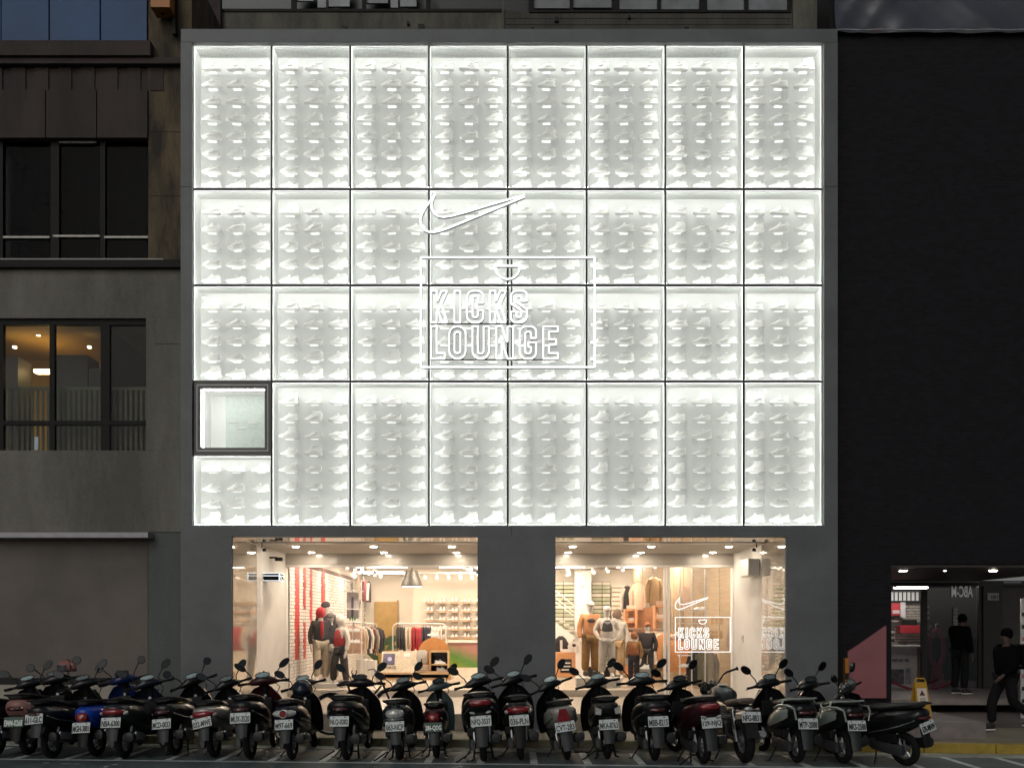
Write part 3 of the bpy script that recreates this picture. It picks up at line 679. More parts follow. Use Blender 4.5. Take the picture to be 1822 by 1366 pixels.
# ================================================================== OLD BLOCK BEHIND THE STORE
ob = thing('old_concrete_block', 'weathered old concrete block with dim windows rising behind the store', 'building')
YO = 2.2
M_OLD = wall_mat('weathered_concrete', (0.13, 0.125, 0.1), (0.03, 0.028, 0.022), 0.75, 1.4)
lp('old_wall', M_OLD, (X(325, YO), X(893, YO), YO, YO + .6, 8, Z(20, YO)), parent=ob)
lp('old_wall', wall_mat('weathered_dark_concrete', (0.075, 0.073, 0.062), (0.03, 0.028, 0.022), 0.6, 1.4), (X(895, YO), X(1410, YO), YO + .003, YO + .6, 8, Z(19, YO)), parent=ob)
lp('old_wall', M_OLD, (X(1411, YO), X(1500, YO), YO, YO + .6, 8, Z(-80, YO)), parent=ob)
lp('dark_void', pm('black_void', (0, 0, 0)), (X(300, YO), X(1500, YO), YO + .5, YO + .6, Z(30, YO), Z(-80, YO)), parent=ob)
lp('wall_pier', M_OLD, bx(893, 897, -40, 57, YO - .04, YO), parent=ob)
lp('dark_pier', M_LBROWN, bx(326, 392, -40, 60, YO - .12, YO - .002), parent=ob)
M_PALEPANE = pm('dusty_pane', (0.17, 0.18, 0.19), 0.3, 0, 0.3, 2.5)
for (a, b, c) in ((585, 622, 12), (528, 558, 2), (565, 580, 14), (712, 741, 12), (652, 690, 6), (695, 708, 14), (950, 1014, 15), (1020, 1088, 14), (1102, 1170, 17), (1176, 1244, 17), (1258, 1325, 20), (1332, 1402, 19)):
    lp('dusty_pane', M_PALEPANE, bx(a, b, -50, c, YO + .12, YO + .16), parent=ob)
for (a, b) in ((941, 950), (1014, 1020), (1089, 1101), (1170, 1176), (1245, 1257), (1325, 1332), (1402, 1408), (518, 527), (644, 651), (758, 766)): lp('window_mullion', M_DARKMET, bx(a, b, -50, 19, YO + .05, YO + .11), parent=ob)
lp('window_sill', M_DARKMET, bx(941, 1408, 18, 22, YO - .02, YO + .1), parent=ob); lp('window_sill', M_DARKMET, bx(392, 893, 16, 21, YO - .02, YO + .1), parent=ob)
for (a, b, c) in ((612, 50, 4), (749, 48, 5), (726, 40, 2), (990, 33, 3), (1222, 52, 4), (948, 52, 3), (1120, 29, 2)):
    lp('wall_bracket', M_BLACK, bx(a - c, a + c, b - c, b + c * 1.6, YO - .05, YO - .003), parent=ob)
# block wall joints
for py in (33, 44): lp('block_joint', M_DARKMET, bx(900, 1408, py, py + .7, YO - .001, YO + .01), parent=ob)
for i in range(14): lp('block_joint', M_DARKMET, bx(925 + i * 36 + (i % 2) * 9, 925.7 + i * 36 + (i % 2) * 9, 24 + (i % 2) * 10, 34 + (i % 2) * 10, YO - .0015, YO + .01), parent=ob)

# ================================================================== RIGHT NEIGHBOUR
YRB = 0.25
rb = thing('dark_brick_building', 'near black brick neighbour with a recessed shop entrance below', 'building')
m = bpy.data.materials.new('black_brick'); m.use_nodes = True; N = m.node_tree.nodes; L = m.node_tree.links; b = N['Principled BSDF']
tc = N.new('ShaderNodeTexCoord'); mp = N.new('ShaderNodeMapping'); mp.inputs['Rotation'].default_value = (R(90), 0, 0); L.new(tc.outputs['Object'], mp.inputs[0])
bt = N.new('ShaderNodeTexBrick'); bt.inputs['Scale'].default_value = 4.0; bt.inputs['Color1'].default_value = (.0055, .005, .0068, 1); bt.inputs['Color2'].default_value = (.0105, .0088, .0125, 1); bt.inputs['Mortar'].default_value = (.01, .009, .011, 1); bt.inputs['Mortar Size'].default_value = .03
L.new(mp.outputs[0], bt.inputs['Vector']); L.new(bt.outputs['Color'], b.inputs['Base Color']); b.inputs['Roughness'].default_value = .75; b.inputs['Specular IOR Level'].default_value = .2
bp = N.new('ShaderNodeBump'); bp.inputs['Strength'].default_value = .6; bp.inputs['Distance'].default_value = .02; L.new(bt.outputs['Fac'], bp.inputs['Height']); bp.invert = True; L.new(bp.outputs[0], b.inputs['Normal'])
M_BBRICK = m
XB0, XB1 = XR + 0.004, X(2000, YRB)
def rp_(name, mat, *a, parent=rb): return part(name, mat, *a, parent=parent)
ZS = Z(1003, YRB)
rp_('brick_wall', M_BBRICK, (XB0, XB1, YRB, 1.0, ZS, Z(62, YRB)))
rp_('brick_wall', M_BBRICK, (XB0, X(1586, YRB), YRB, 8, 0.09, ZS - .001))
rp_('parapet', pm('dark_red_metal', (0.035, 0.012, 0.014), 0.5), (XB0, XB1, YRB - .06, 1.0, Z(61.5, YRB), Z(55, YRB)))
bb = thing('billboard_tarpaulin', 'dark creased plastic tarpaulin over a billboard above the black brick wall', 'tarpaulin', (X(1488, .1), .1, Z(54, .1)))
g = MB(); W_, H_ = X(1900, .1) - X(1488, .1), 1.4; nu, nv = 70, 18; vs = []; fs = []
for j in range(nv + 1):
    for i in range(nu + 1):
        u, v = i / nu, j / nv
        d = .05 * abs(math.sin(u * 9 + v * 3.5)) + .04 * abs(math.sin(u * 17 - v * 6 + 2 * math.sin(u * 5))) + .01 * abs(math.sin(v * 14 + u * 31))
        vs.append((u * W_, d, v * H_ + .006 * math.sin(u * 40) * (1 - v)))
for j in range(nv):
    for i in range(nu): q = j * (nu + 1) + i; fs.append((q, q + 1, q + nu + 2, q + nu + 1))
g.add(vs, fs); g.build('plastic_sheet', pm('tarpaulin_plastic', (0.045, 0.05, 0.066), 0.22, 0, 0.25, 0.8, spec=.6), bb, True)
g = MB(); g.tube([(u / 40 * W_, -.01, .006 * math.sin(u)) for u in range(41)], .011, 6); g.build('hem', pm('pale_hem', (.3, .29, .29), .5, 0, .5, 5), bb, True)
rp_('billboard_back', M_BLACK, (XB0, XB1, .3, 1.0, Z(54, .3), Z(-90, .3)))
# recessed entrance
YE = 5.2; ZE = 2.9
M_DK = pm('dark_entrance_panel', (0.02, 0.019, 0.019), 0.4); M_DKC = pm('dark_entrance_ceiling', (0.09, 0.085, 0.085), 0.5)
rp_('entrance_ceiling', M_DKC, (X(1586, YRB), XB1, YRB + .1, YE + 4, ZS + .0 - .0 + .001 - .05, ZS - .002))
rp_('entrance_beam', M_DK, (X(1560, YE), XB1 + 3, YE, YE + .2, Z(1042, YE), ZS - .052)); rp_('beam_trim', M_ALU, (X(1585, YE), X(1742, YE), YE - .02, YE, Z(1036, YE), Z(1033, YE))); rp_('beam_trim', M_ALU, (X(1785, YE), X(1817, YE), YE - .02, YE, Z(1037, YE), Z(1034, YE)))
rp_('entrance_column', M_DK, (X(1748, YE), X(1782, YE), YE - .05, YE + .3, .3, Z(1042, YE) - .001))
rp_('side_wall', pm('dim_brown_panel', (.05, .042, .036), .5), (X(1782, YE) + .002, XB1 + 3, YE + .1, YE + .3, .3, Z(1042, YE) - .002))
M_SPOT = emat('entrance_spot', (1.0, 0.86, 0.7), 150.0)
for px, k in ((1607, 1), (1681, .35), (1767, 1)):
    yy = 1.2; g = MB(); g.disc((X(px, yy), yy, ZS - .058), .09 * k + .01, 'Z', .004); d = g.build('ceiling_spot', M_ALU, rb)
    g = MB(); g.disc((X(px, yy), yy, ZS - .066), .07 * k, 'Z', .002); g.build('lamp_disc', M_SPOT if k == 1 else emat('entrance_spot_small', (1, .95, .85), 20), d)
M_ESTEP = pm('entrance_stone', (0.2, 0.17, 0.16), 0.5, 0, 0.15, 6, var2=.2, scale2=1.5)
rp_('entrance_platform', M_ESTEP, (X(1586, -1.0), X(1735, -1.0), -1.35, YE + 4, 0.09, 0.36))
rp_('entrance_floor', M_ESTEP, (X(1586, 2.0), XB1 + 2, 2.0, YE + 4.2, 0.355, 0.46)); rp_('side_floor', pm('dim_side_floor', (.1, .085, .08), .5), (X(1735, -1.0) + .003, XB1, .3, YE + 4, .09, .2))
# shop interior behind the glass
YI = YE + 2.2
rp_('back_panel', M_DK, (X(1560, YI), XB1 + 3, YI + .6, YI + .7, .4, 3))
rp_('side_panel', M_DK, (X(1575, YE), X(1584, YE), YE, YI + .6, .4, 3))
M_TILEB = pm('beige_brick_tile', (0.42, 0.37, 0.32), 0.6, 0, 0.15, 9)
tw = link('tiled_counter', None, rb)
rp_('tile_bed', pm('dark_tile_bed', (.06, .05, .05), .8), bx(1585, 1645, 1050, 1195, YI, YI + .1), parent=tw)
for r in range(15):
    for c in range(5):
        a = 1586 + c * 12.5 + (6 if r % 2 else 0)
        if 6 < r < 9: continue
        rp_('tile', M_TILEB, bx(a, a + 11.5, 1072 + r * 5, 1076 + r * 5, YI - .02, YI), parent=tw)
rp_('menu_board', emat('menu_lightbox', (.75, .74, .72), .3), bx(1585, 1640, 1053, 1068, YI - .1, YI - .05), parent=rb)
for i in range(7): rp_('menu_divider', M_BLACK, bx(1590 + i * 7.5, 1592 + i * 7.5, 1053, 1068, YI - .11, YI - .1), parent=rb)
rp_('shelf_rail', M_BLACK, bx(1585, 1642, 1069, 1072, YI - .12, YI - .05), parent=rb)
rpn = thing('red_poster', 'small red and white poster on the tiled shop wall', 'poster', at(1596, 1094, YI - .14)); bsz = (YI + CAM_D - .14) / F_PX
g = MB(); g.box(-11 * bsz, 6 * bsz, -.01, 0, 0, 21 * bsz); g.build('red_sheet', emat('poster_red', (.6, .03, .05), .12), rpn)
g = MB(); g.box(6.1 * bsz, 15 * bsz, -.01, 0, -4 * bsz, 23 * bsz); g.build('white_sheet', pm('poster_white', (.6, .6, .6), .6), rpn)
g = MB(); g.box(-8 * bsz, 4 * bsz, -.014, -.011, 3 * bsz, 9 * bsz); g.build('white_band', pm('poster_white', (.6, .6, .6), .6), rpn)
ct = thing('red_counter_machine', 'red drink dispenser box standing on the dark shop counter', 'machine', at(1622, 1126, YI - .35)); s_ = (YI - .35 + CAM_D) / F_PX
g = MB(); g.box(-20 * s_, 20 * s_, 0, .3, 0, 14 * s_, .02); g.build('body', pm('dispenser_red', (.4, .02, .035), .4, emit=.06), ct)
g = MB(); g.box(-10 * s_, 12 * s_, .05, .25, 14.05 * s_, 24 * s_, .02); g.build('top_unit', M_BLACK, ct)
g = MB(); g.box(17 * s_, 21 * s_, .02, .08, 14.05 * s_, 30 * s_, .01); g.build('bottle', pm('pale_bottle', (.5, .5, .5), .3), ct)
cn = thing('shop_counter', 'pale shop counter with poster front behind the pink arch', 'counter', at(1612, 1262, YI - .6)); s_ = (YI - .6 + CAM_D) / F_PX
g = MB(); g.box(-30 * s_, 20 * s_, 0, .5, 0, 112 * s_, .01); g.build('counter_body', pm('counter_white', (.5, .49, .48), .5), cn)
g = MB(); g.box(20.2 * s_, 34 * s_, 0.02, .5, 0, 110 * s_); g.build('counter_side', pm('counter_wood', (.16, .1, .06), .5), cn)
g = MB(); g.box(-28 * s_, -4 * s_, -.012, -.002, 38 * s_, 72 * s_); g.build('poster', pm('poster_dark_print', (.08, .07, .08), .5, 0, .9, 9), cn)
g = MB(); g.box(-2 * s_, 9 * s_, -.012, -.002, 40 * s_, 74 * s_); g.build('poster', pm('poster_pale_print', (.3, .3, .36), .5, 0, .5, 7), cn)
lettering('omnCrack 1.0ga', M_PTEXT, cn, (-10 * s_, -.004, 88 * s_), 30 * s_, 7 * s_)
g = MB(); g.box(-31 * s_, 35 * s_, -.05, .5, 112.1 * s_, 115 * s_); g.build('counter_top', M_WHITE, cn)
rp_('interior_lamp', emat('right_shop_lamp', (1.0, .95, .88), 34.0), (X(1590, YI - .8), X(1645, YI - .8), YI - 1.0, YI - .8, 2.75, 2.78))
pk = thing('pink_arch', 'glossy pink looped balloon arch standing beside the shop counter', 'decoration', at(1667, 1262, YE + .9)); s_ = (YE + .9 + CAM_D) / F_PX
g = MB(); g.tube([(12.5 * s_ * math.cos(t), 0, 110 * s_ + 32 * s_ * math.sin(t)) for t in [2 * math.pi * k / 24 for k in range(24)]], 4.2 * s_, 10, True); g.build('loop', pm('pink_gloss', (.5, .05, .11), .3, emit=.035), pk, True)
for sx in (-6, 8): g = MB(); g.tube([(sx * .5 * s_, 0, 80 * s_), (sx * s_, 0, 50 * s_), (sx * 1.1 * s_, 0, 0)], 5 * s_, 10); g.build('leg', MATS['pink_gloss'], pk, True)
g = MB(); g.disc((-15 * s_, .05, 148 * s_), 7 * s_, 'Y', .01); g.build('pale_disc', pm('pale_disc', (.55, .52, .5), .5), pk)
g = MB(); g.disc((-1 * s_, -.12, 148 * s_), 5.5 * s_, 'Y', .02); d = g.build('clock_face', pm('clock_white', (.6, .6, .6), .4), pk)
g = MB(); g.box(-4 * s_, 2 * s_, -.15, -.141, 146 * s_, 150 * s_); g.build('clock_digits', M_BLACK, d)
rp_('door_mullion', M_DK, bx(1640, 1650, 1048, 1250, YE + .02, YE + .1)); rp_('door_mullion', M_DK, bx(1742, 1748, 1042, 1255, YE + .02, YE + .1))
rp_('entrance_glass', glass('dim_shop_glass', .04, (.9, .9, .9)), bx(1586, 1640, 1045, 1255, YE + .06, YE + .07))
rp_('dark_display_glass', glass('black_shop_glass', .1, (.5, .5, .52)), bx(1650, 1742, 1045, 1255, YE + .06, YE + .07))
sg = thing('reflected_sign', 'reflection of ABC-M lettering built as pale mirrored shapes on the dark shop glass', 'sign', at(1712, 1052, YE + .03)); s_ = (YE + .03 + CAM_D) / F_PX  # glowing letters stand in for a sign reflected from across the street
lettering('ABC-M', emat('reflection_letters', (.6, .6, .6), .16), sg, (0, 0, 0), 38 * s_, 20 * s_, mirror=True)
st = thing('opening_hours_sticker', 'narrow pale sticker strip of small squares on the dark shop glass', 'sticker', at(1700, 1112, YE + .03))
for i in range(5): g = MB(); g.box(-4 * s_, 4 * s_, -.004, 0, (i * 6.4) * s_, (i * 6.4 + 5.6) * s_); g.build('square', pm('sticker_grey', (.3, .3, .3), .6), st)
hn = thing('house_number_plate', 'small white house number plate on the dark entrance column', 'sign', at(1767, 1061, YE - .06)); g = MB(); g.box(-10 * s_, 10 * s_, -.01, 0, -6.5 * s_, 6.5 * s_); g.build('plate', pm('number_plate_white', (.35, .36, .36), .5), hn); lettering('001', M_PTEXT, hn, (2 * s_, -.011, -1 * s_), 13 * s_, 7 * s_)
# pink advertising panel with its shadow built in as a slanted top cut
pp = thing('pink_advert', 'pink advertising panel cut off along a slanted shadow on the black brick wall', 'panel', at(1541, 1241, YRB - .02)); s_ = (YRB - .02 + CAM_D) / F_PX
g = MB(); g.prism([(-34 * s_, 0), (34 * s_, 0), (34 * s_, 129 * s_), (-34 * s_, 82 * s_)], -.05, 0); g.build('board', pm('pink_board', (.24, .085, .095), .4, 0, .12, 2), pp)
op = thing('orange_sign_edge', 'narrow orange sign beside the pink panel', 'sign', at(1503, 1232, YRB - .05)); g = MB(); g.box(-3.5 * s_, 3.2 * s_, -.12, 0, 0, 62 * s_, .01); g.build('board', pm('orange_board', (.35, .13, .02), .5), op); g = MB(); g.box(-3.6 * s_, 3.3 * s_, -.125, -.121, 24 * s_, 36 * s_); g.build('dark_band', M_BLACK, op)
es = thing('edge_poster_sign', 'tall white poster strip at the far edge of the dark shop', 'sign', at(1821, 1282, 1.0)); s_ = (1.0 + CAM_D) / F_PX; g = MB(); g.box(-4 * s_, 40 * s_, 0, .05, 0, 218 * s_, .02); g.build('board', pm('poster_strip', (.4, .4, .4), .5, 0, .3, 6), es)
for k in range(9): g = MB(); g.box(-3 * s_, 8 * s_, -.004, -.001, (10 + k * 22) * s_, (17 + k * 22) * s_); g.build('print_band', pm('print_pink', (.3, .12, .14), .6) if k % 3 == 0 else M_PTEXT, es)
# yellow caution board
cb = thing('caution_board', 'yellow folding caution board standing on the entrance step', 'caution board', at(1637, 1277, -.55) , (0, 0, R(8))); cb.location.z = .361; s_ = (-.55 + CAM_D) / F_PX
M_YEL = pm('caution_yellow', (.4, .22, .015), .45, 0, .1, 6); HH = 64 * s_
for sg_ in (-1, 1):
    g = MB(); g.M = Matrix.Translation((0, sg_ * .13, 0)) @ Matrix.Rotation(R(12 * sg_), 4, 'X')
    g.prism([(-.135, .0), (-.085, 0), (-.075, .06), (.075, .06), (.085, 0), (.135, 0), (.10, HH), (-.10, HH)], -.012, .012); leaf = g.build('board_leaf', M_YEL, cb)
    if sg_ < 0:
        g = MB(); g.M = Matrix.Translation((0, -.13, 0)) @ Matrix.Rotation(R(-12), 4, 'X'); g.box(-.085, .085, -.016, -.0125, .22, HH - .1); g.build('label_sheet', pm('caution_label', (.55, .5, .45), .5), leaf)
        g = MB(); g.M = Matrix.Translation((0, -.13, 0)) @ Matrix.Rotation(R(-12), 4, 'X'); g.prism([(-.05, HH - .22), (.05, HH - .22), (0, HH - .13)], -.019, -.0165); g.build('warning_triangle', pm('caution_red', (.1, .012, .012), .5), leaf)
        for q in range(3): g = MB(); g.M = Matrix.Translation((0, -.13, 0)) @ Matrix.Rotation(R(-12), 4, 'X'); g.box(-.05, .05, -.019, -.0165, .24 + q * .035, .25 + q * .035); g.build('print_line', M_PTEXT, leaf)
g = MB(); g.tube([(-.1, 0, HH - .02), (-.07, 0, HH + .05), (.07, 0, HH + .05), (.1, 0, HH - .02)], .013, 6); g.build('handle', M_YEL, cb)
rpe = thing('rope_barrier', 'sagging dark red rope across the shop entrance', 'rope', at(1640, 1215, YE - .3)); s_ = (YE - .3 + CAM_D) / F_PX
g = MB(); g.tube([(-53 * s_ + 106 * s_ * k / 12, 0, 3 * s_ - 16 * s_ * math.sin(math.pi * k / 12)) for k in range(13)], .03, 8); g.build('rope', pm('red_rope', (.18, .02, .035), .7), rpe, True)

# ================================================================== PEOPLE AND MANNEQUINS
def skin(name, parent, mat, verts, edges, radii, root=0, sub=2):
    me = bpy.data.meshes.new(name); me.from_pydata([tuple(v) for v in verts], edges, []); me.materials.append(mat)
    o = link(name, me, parent)
    md = o.modifiers.new('skin', 'SKIN'); md.use_smooth_shade = True
    if not me.skin_vertices: me.attributes  # created by the modifier
    bm = bmesh.new(); bm.from_mesh(me); lay = bm.verts.layers.skin.verify()
    bm.verts.ensure_lookup_table()
    for i, v in enumerate(bm.verts):
        r = radii[i]; v[lay].radius = r if isinstance(r, tuple) else (r, r); v[lay].use_root = (i == root)
    bm.to_mesh(me); bm.free()
    s = o.modifiers.new('sub', 'SUBSURF'); s.levels = sub; s.render_levels = sub
    return o
BASE = dict(pel=(0, 0, .96), spi=(0, .0, 1.14), che=(0, .01, 1.34), nek=(0, .01, 1.5), hd0=(0, -.01, 1.6), hd1=(0, -.005, 1.7),
            shl=(-.18, .01, 1.42), ell=(-.25, .04, 1.14), wrl=(-.25, -.04, .9), hal=(-.25, -.06, .82), shr=(.18, .01, 1.42), elr=(.25, .04, 1.14), wrr=(.25, -.04, .9), har=(.25, -.06, .82),
            hil=(-.1, 0, .92), knl=(-.11, -.02, .5), anl=(-.12, .03, .09), tol=(-.13, -.13, .035), hir=(.1, 0, .92), knr=(.11, -.02, .5), anr=(.12, .03, .09), tor=(.13, -.13, .035))
def figure(name, label, cat, loc, h, rz, skinm, topm, legm, shoem, pose=None, cap=None, hood=None, vest=None, shirt=None, wide=1.0, hair=None, group=None, bulk=1.0, shirt_size=(.05, .062, .25), vestk=1.0):
    J = {k: Vector(v) for k, v in BASE.items()}
    for k, v in (pose or {}).items(): J[k] = Vector(v)
    rt = thing(name, label, cat, loc, (0, 0, R(rz)), group); f = h / 1.78; rt.scale = (f, f, f)
    order = ['pel', 'spi', 'che', 'nek', 'hd0', 'hd1', 'shl', 'ell', 'wrl', 'hal', 'shr', 'elr', 'wrr', 'har', 'hil', 'knl', 'anl', 'tol', 'hir', 'knr', 'anr', 'tor']
    rad = dict(pel=(.13, .1), spi=(.12, .095), che=(.145, .1), nek=.05, hd0=.083, hd1=.085, shl=.06, ell=.042, wrl=.03, hal=.034, shr=.06, elr=.042, wrr=.03, har=.034, hil=.085, knl=.058, anl=.038, tol=.03, hir=.085, knr=.058, anr=.038, tor=.03)
    eds = [('pel', 'spi'), ('spi', 'che'), ('che', 'nek'), ('nek', 'hd0'), ('hd0', 'hd1'), ('che', 'shl'), ('shl', 'ell'), ('ell', 'wrl'), ('wrl', 'hal'), ('che', 'shr'), ('shr', 'elr'), ('elr', 'wrr'), ('wrr', 'har'), ('pel', 'hil'), ('hil', 'knl'), ('knl', 'anl'), ('anl', 'tol'), ('pel', 'hir'), ('hir', 'knr'), ('knr', 'anr'), ('anr', 'tor')]
    V = [J[k] for k in order]; E = [(order.index(a), order.index(b)) for a, b in eds]; RR = [rad[k] for k in order]
    for hk, wk, sg in (('hal', 'wrl', -1), ('har', 'wrr', 1)):      # five unequal, slightly bent fingers on each hand
        d = (J[hk] - J[wk]).normalized(); i0 = order.index(hk)
        for q, (off, ln) in enumerate(((-.022, .07), (-.007, .08), (.008, .075), (.022, .06), (-.04, .05))):
            a = J[hk] + Vector((0, off, 0)) + d * (.03 if q < 4 else .0); b = a + d * ln * .55; c = b + d * ln * .4 + Vector((-sg * .012, -.006 if q < 4 else -.02, 0))
            n0 = len(V); V += [a, b, c]; RR += [.0095, .0085, .007]; E += [(i0, n0), (n0, n0 + 1), (n0 + 1, n0 + 2)]
    skin('body', rt, skinm, V, E, RR)
    # top with sleeves
    def sub(name, mat, keys, edges, radii, root=0):
        return skin(name, rt, mat, [k if isinstance(k, Vector) else J[k] for k in keys], edges, radii, root)
    up = Vector((0, 0, 1)); b = bulk
    hem = J['pel'] + up * -.04
    if topm:
        cl, cr = J['wrl'].lerp(J['ell'], .02), J['wrr'].lerp(J['elr'], .02)
        sub('jacket' if vest is None else 'shirt', topm, [hem, 'spi', 'che', J['nek'] - up * .05, 'shl', 'ell', cl, 'shr', 'elr', cr], [(0, 1), (1, 2), (2, 3), (2, 4), (4, 5), (5, 6), (2, 7), (7, 8), (8, 9)],
            [(.19 * b, .145 * b), (.185 * b, .14 * b), (.185 * b, .14 * b), .075, .082 * b, .066 * b, .05 * b, .082 * b, .066 * b, .05 * b])
    if vest: sub('vest', vest, [hem + up * (.04 if vestk == 1 else .2), 'spi' if vestk == 1 else J['spi'] + up * .06, 'che', J['nek'] - up * .04], [(0, 1), (1, 2), (2, 3)], [(.215 * b * vestk, .17 * b), (.21 * b * vestk, .165 * b), (.205 * b * vestk, .16 * b), .09])
    if shirt: 
        g = MB(); g.ell(J['che'] + Vector((0, -.1 * b, -.02 if shirt_size[2] < .1 else -.1)), shirt_size, 12, 7); g.build('chest_print', shirt, rt, True)
    w = wide
    sub('trousers', legm, ['pel', 'hil', 'knl', J['anl'] + up * .05, 'hir', 'knr', J['anr'] + up * .05], [(0, 1), (1, 2), (2, 3), (0, 4), (4, 5), (5, 6)], [(.15, .12), .105 * w ** .5, .09 * w, .075 * w, .105 * w ** .5, .09 * w, .075 * w])
    for a, t in (('anl', 'tol'), ('anr', 'tor')):
        c = (J[a] + J[t]) / 2; c.z = min(J[a].z, J[t].z + .05)
        dirn = (J[t] - J[a]); ang = math.atan2(dirn.x, -dirn.y)
        g = MB(); g.M = Matrix.Translation((c.x, c.y, c.z - .03)) @ Matrix.Rotation(ang, 4, 'Z')
        g.loft_y([(-.15, 0, .0, .03, .02), (-.11, 0, .012, .05, .035), (0, 0, .025, .05, .05), (.07, 0, .04, .045, .065), (.12, 0, .03, .035, .05)], 12, 2.6); sh = g.build('shoe', shoem, rt, True)
        g = MB(); g.M = Matrix.Translation((c.x, c.y, c.z - .03)) @ Matrix.Rotation(ang, 4, 'Z'); g.loft_y([(-.16, 0, -.018, .035, .012), (-.1, 0, -.02, .055, .014), (.1, 0, -.02, .048, .014), (.13, 0, -.018, .035, .012)], 12, 3); g.build('sole', M_WHITE, sh, True)
    hc = J['hd0'].lerp(J['hd1'], .55)
    if cap:
        g = MB(); g.ell(hc + up * .045, (.097, .108, .085), 16, 8); c = g.build('cap', cap, rt, True)
        g = MB(); g.ell(hc + Vector((0, -.13, .03)), (.075, .085, .012), 14, 6); g.build('cap_brim', cap, c, True)
    if hood: g = MB(); g.ell(hc + Vector((0, .03, .0)), (.12, .125, .15), 16, 9); g.build('hood', hood, rt, True)
    if hair: g = MB(); g.ell(hc + Vector((0, .022, .03)), (.098, .105, .11), 16, 9); g.build('hair', hair, rt, True)
    if name == 'person':
        g = MB(); g.ell(hc + Vector((0, -.09, -.02)), (.012, .02, .02), 8, 5); g.build('nose', skinm, rt, True)
    return rt
M_MANQ = pm('mannequin_white', (.66, .6, .55), .4); M_MANQG = pm('mannequin_grey', (.22, .2, .17), .4)
def cloth(n, c, **k): return pm('cloth_' + n, c, .85, 0, .12, 14, bump=.25, bscale=22, **k)
C_BLK = cloth('black', (.018, .012, .014)); C_RED = cloth('red', (.36, .015, .02)); C_SAND = cloth('sand', (.42, .36, .27)); C_LGREY = cloth('light_grey', (.46, .42, .37)); C_WHT = cloth('white', (.68, .62, .56))
C_ORG = cloth('orange', (.55, .25, .1)); C_BRN = cloth('brown', (.23, .12, .035)); C_CHAR = cloth('charcoal', (.035, .03, .03)); C_KHAKI = cloth('khaki', (.4, .27, .14)); C_RUST = cloth('rust', (.28, .1, .04)); C_NAVY = cloth('navy', (.02, .02, .035)); C_WINE = cloth('wine', (.12, .012, .016)); C_OLIVE = cloth('olive', (.17, .16, .1)); C_CREAM = cloth('cream', (.6, .52, .4)); C_PINKB = cloth('pink_beige', (.55, .38, .28))
C_STONE = cloth('stone', (.3, .26, .2))
ZPL = .512
def ped(px, y, w, d, h, mat=M_WHITE, name='pedestal', label=None):
    o = thing(name, label, 'pedestal', (X(px, y), y, ZPL)); g = MB(); g.box(-w / 2, w / 2, -d / 2, d / 2, 0, h, .008); g.build('block', mat, o)
    g = MB(); g.box(-w / 2 + .01, w / 2 - .01, -d / 2 + .01, d / 2 - .01, h, h + .004); g.build('top_plate', M_WHITE, o); return h + .004 + ZPL
zt = ped(575, 4.75, .75, .55, .1, label='low white pedestal under the dark jacket mannequin')
hips = dict(ell=(-.3, .05, 1.17), wrl=(-.2, -.08, .98), hal=(-.15, -.12, .95), elr=(.3, .05, 1.17), wrr=(.2, -.08, .98), har=(.15, -.12, .95))
walkp = dict(knl=(-.12, -.1, .5), anl=(-.13, -.1, .09), tol=(-.15, -.26, .035), knr=(.12, .04, .5), anr=(.13, .1, .09), tor=(.15, -.05, .035))
figure('mannequin', 'mannequin with red hood, black jacket and sand trousers in the window', 'mannequin', (X(571, 4.75), 4.75, zt), 1.64, 25, M_MANQ, C_BLK, C_SAND, C_WHT, walkp, hood=C_RED, shirt=C_RED, wide=1.1, bulk=1.0)
figure('mannequin', 'tall mannequin with black cap half hidden behind the red hooded one', 'mannequin', (X(580, 5.3), 5.3, ZPL + .12), 1.78, -10, M_MANQ, C_CHAR, C_LGREY, C_WHT, None, cap=C_BLK, wide=1.2)
ped(594, 5.0, .5, .5, .06, label='low white pedestal under the grey cap mannequin')
figure('mannequin', 'mannequin with grey cap and pale grey sweatpants between two others', 'mannequin', (X(588, 4.9), 4.9, ZPL + .066), 1.58, 10, M_MANQ, C_CHAR, C_LGREY, C_WHT, hips, cap=cloth('grey', (.14, .12, .11)), wide=1.15)
figure('mannequin', 'mannequin with white headscarf, red vest and dark trousers', 'mannequin', (X(605, 4.85), 4.85, ZPL), 1.58, -35, M_MANQ, C_WHT, C_CHAR, C_WHT, walkp, hood=C_WHT, vest=C_RED, wide=1.1)
zr = .2
for px, w, lab in ((1048, .6, 'clear topped pedestal under the orange jacket mannequin'), (1078, .62, 'pedestal under the mannequin with black crop top')): ped(px, 5.0, w, .5, zr, pm('pale_grey_block', (.45, .43, .4), .35), label=lab)
figure('mannequin', 'mannequin in orange half zip jacket, white cap and brown trousers', 'mannequin', (X(1050, 5.05), 5.05, ZPL + zr + .004), 1.7, 12, M_MANQ, C_ORG, C_BRN, C_BLK, None, cap=C_WHT, shirt=C_CHAR, shirt_size=(.1, .085, .05), wide=1.2, bulk=1.02)
m2 = figure('mannequin', 'mannequin in white open shirt, black crop top and grey sweatpants', 'mannequin', (X(1080, 4.75), 4.75, ZPL + zr + .004), 1.58, 0, M_MANQ, C_WHT, C_LGREY, C_WHT, hips, cap=C_WHT, vest=C_CHAR, wide=1.25, bulk=.95, vestk=.94)
g = MB(); g.box(-.07, .07, -.172, -.165, 1.36, 1.385); g.build('chest_band', M_WHITE, m2)
g = MB(); g.tube([(-.03, -.17, 1.345), (-.015, -.172, 1.335), (.045, -.17, 1.352)], .006, 5); g.build('chest_tick', M_WHITE, m2)
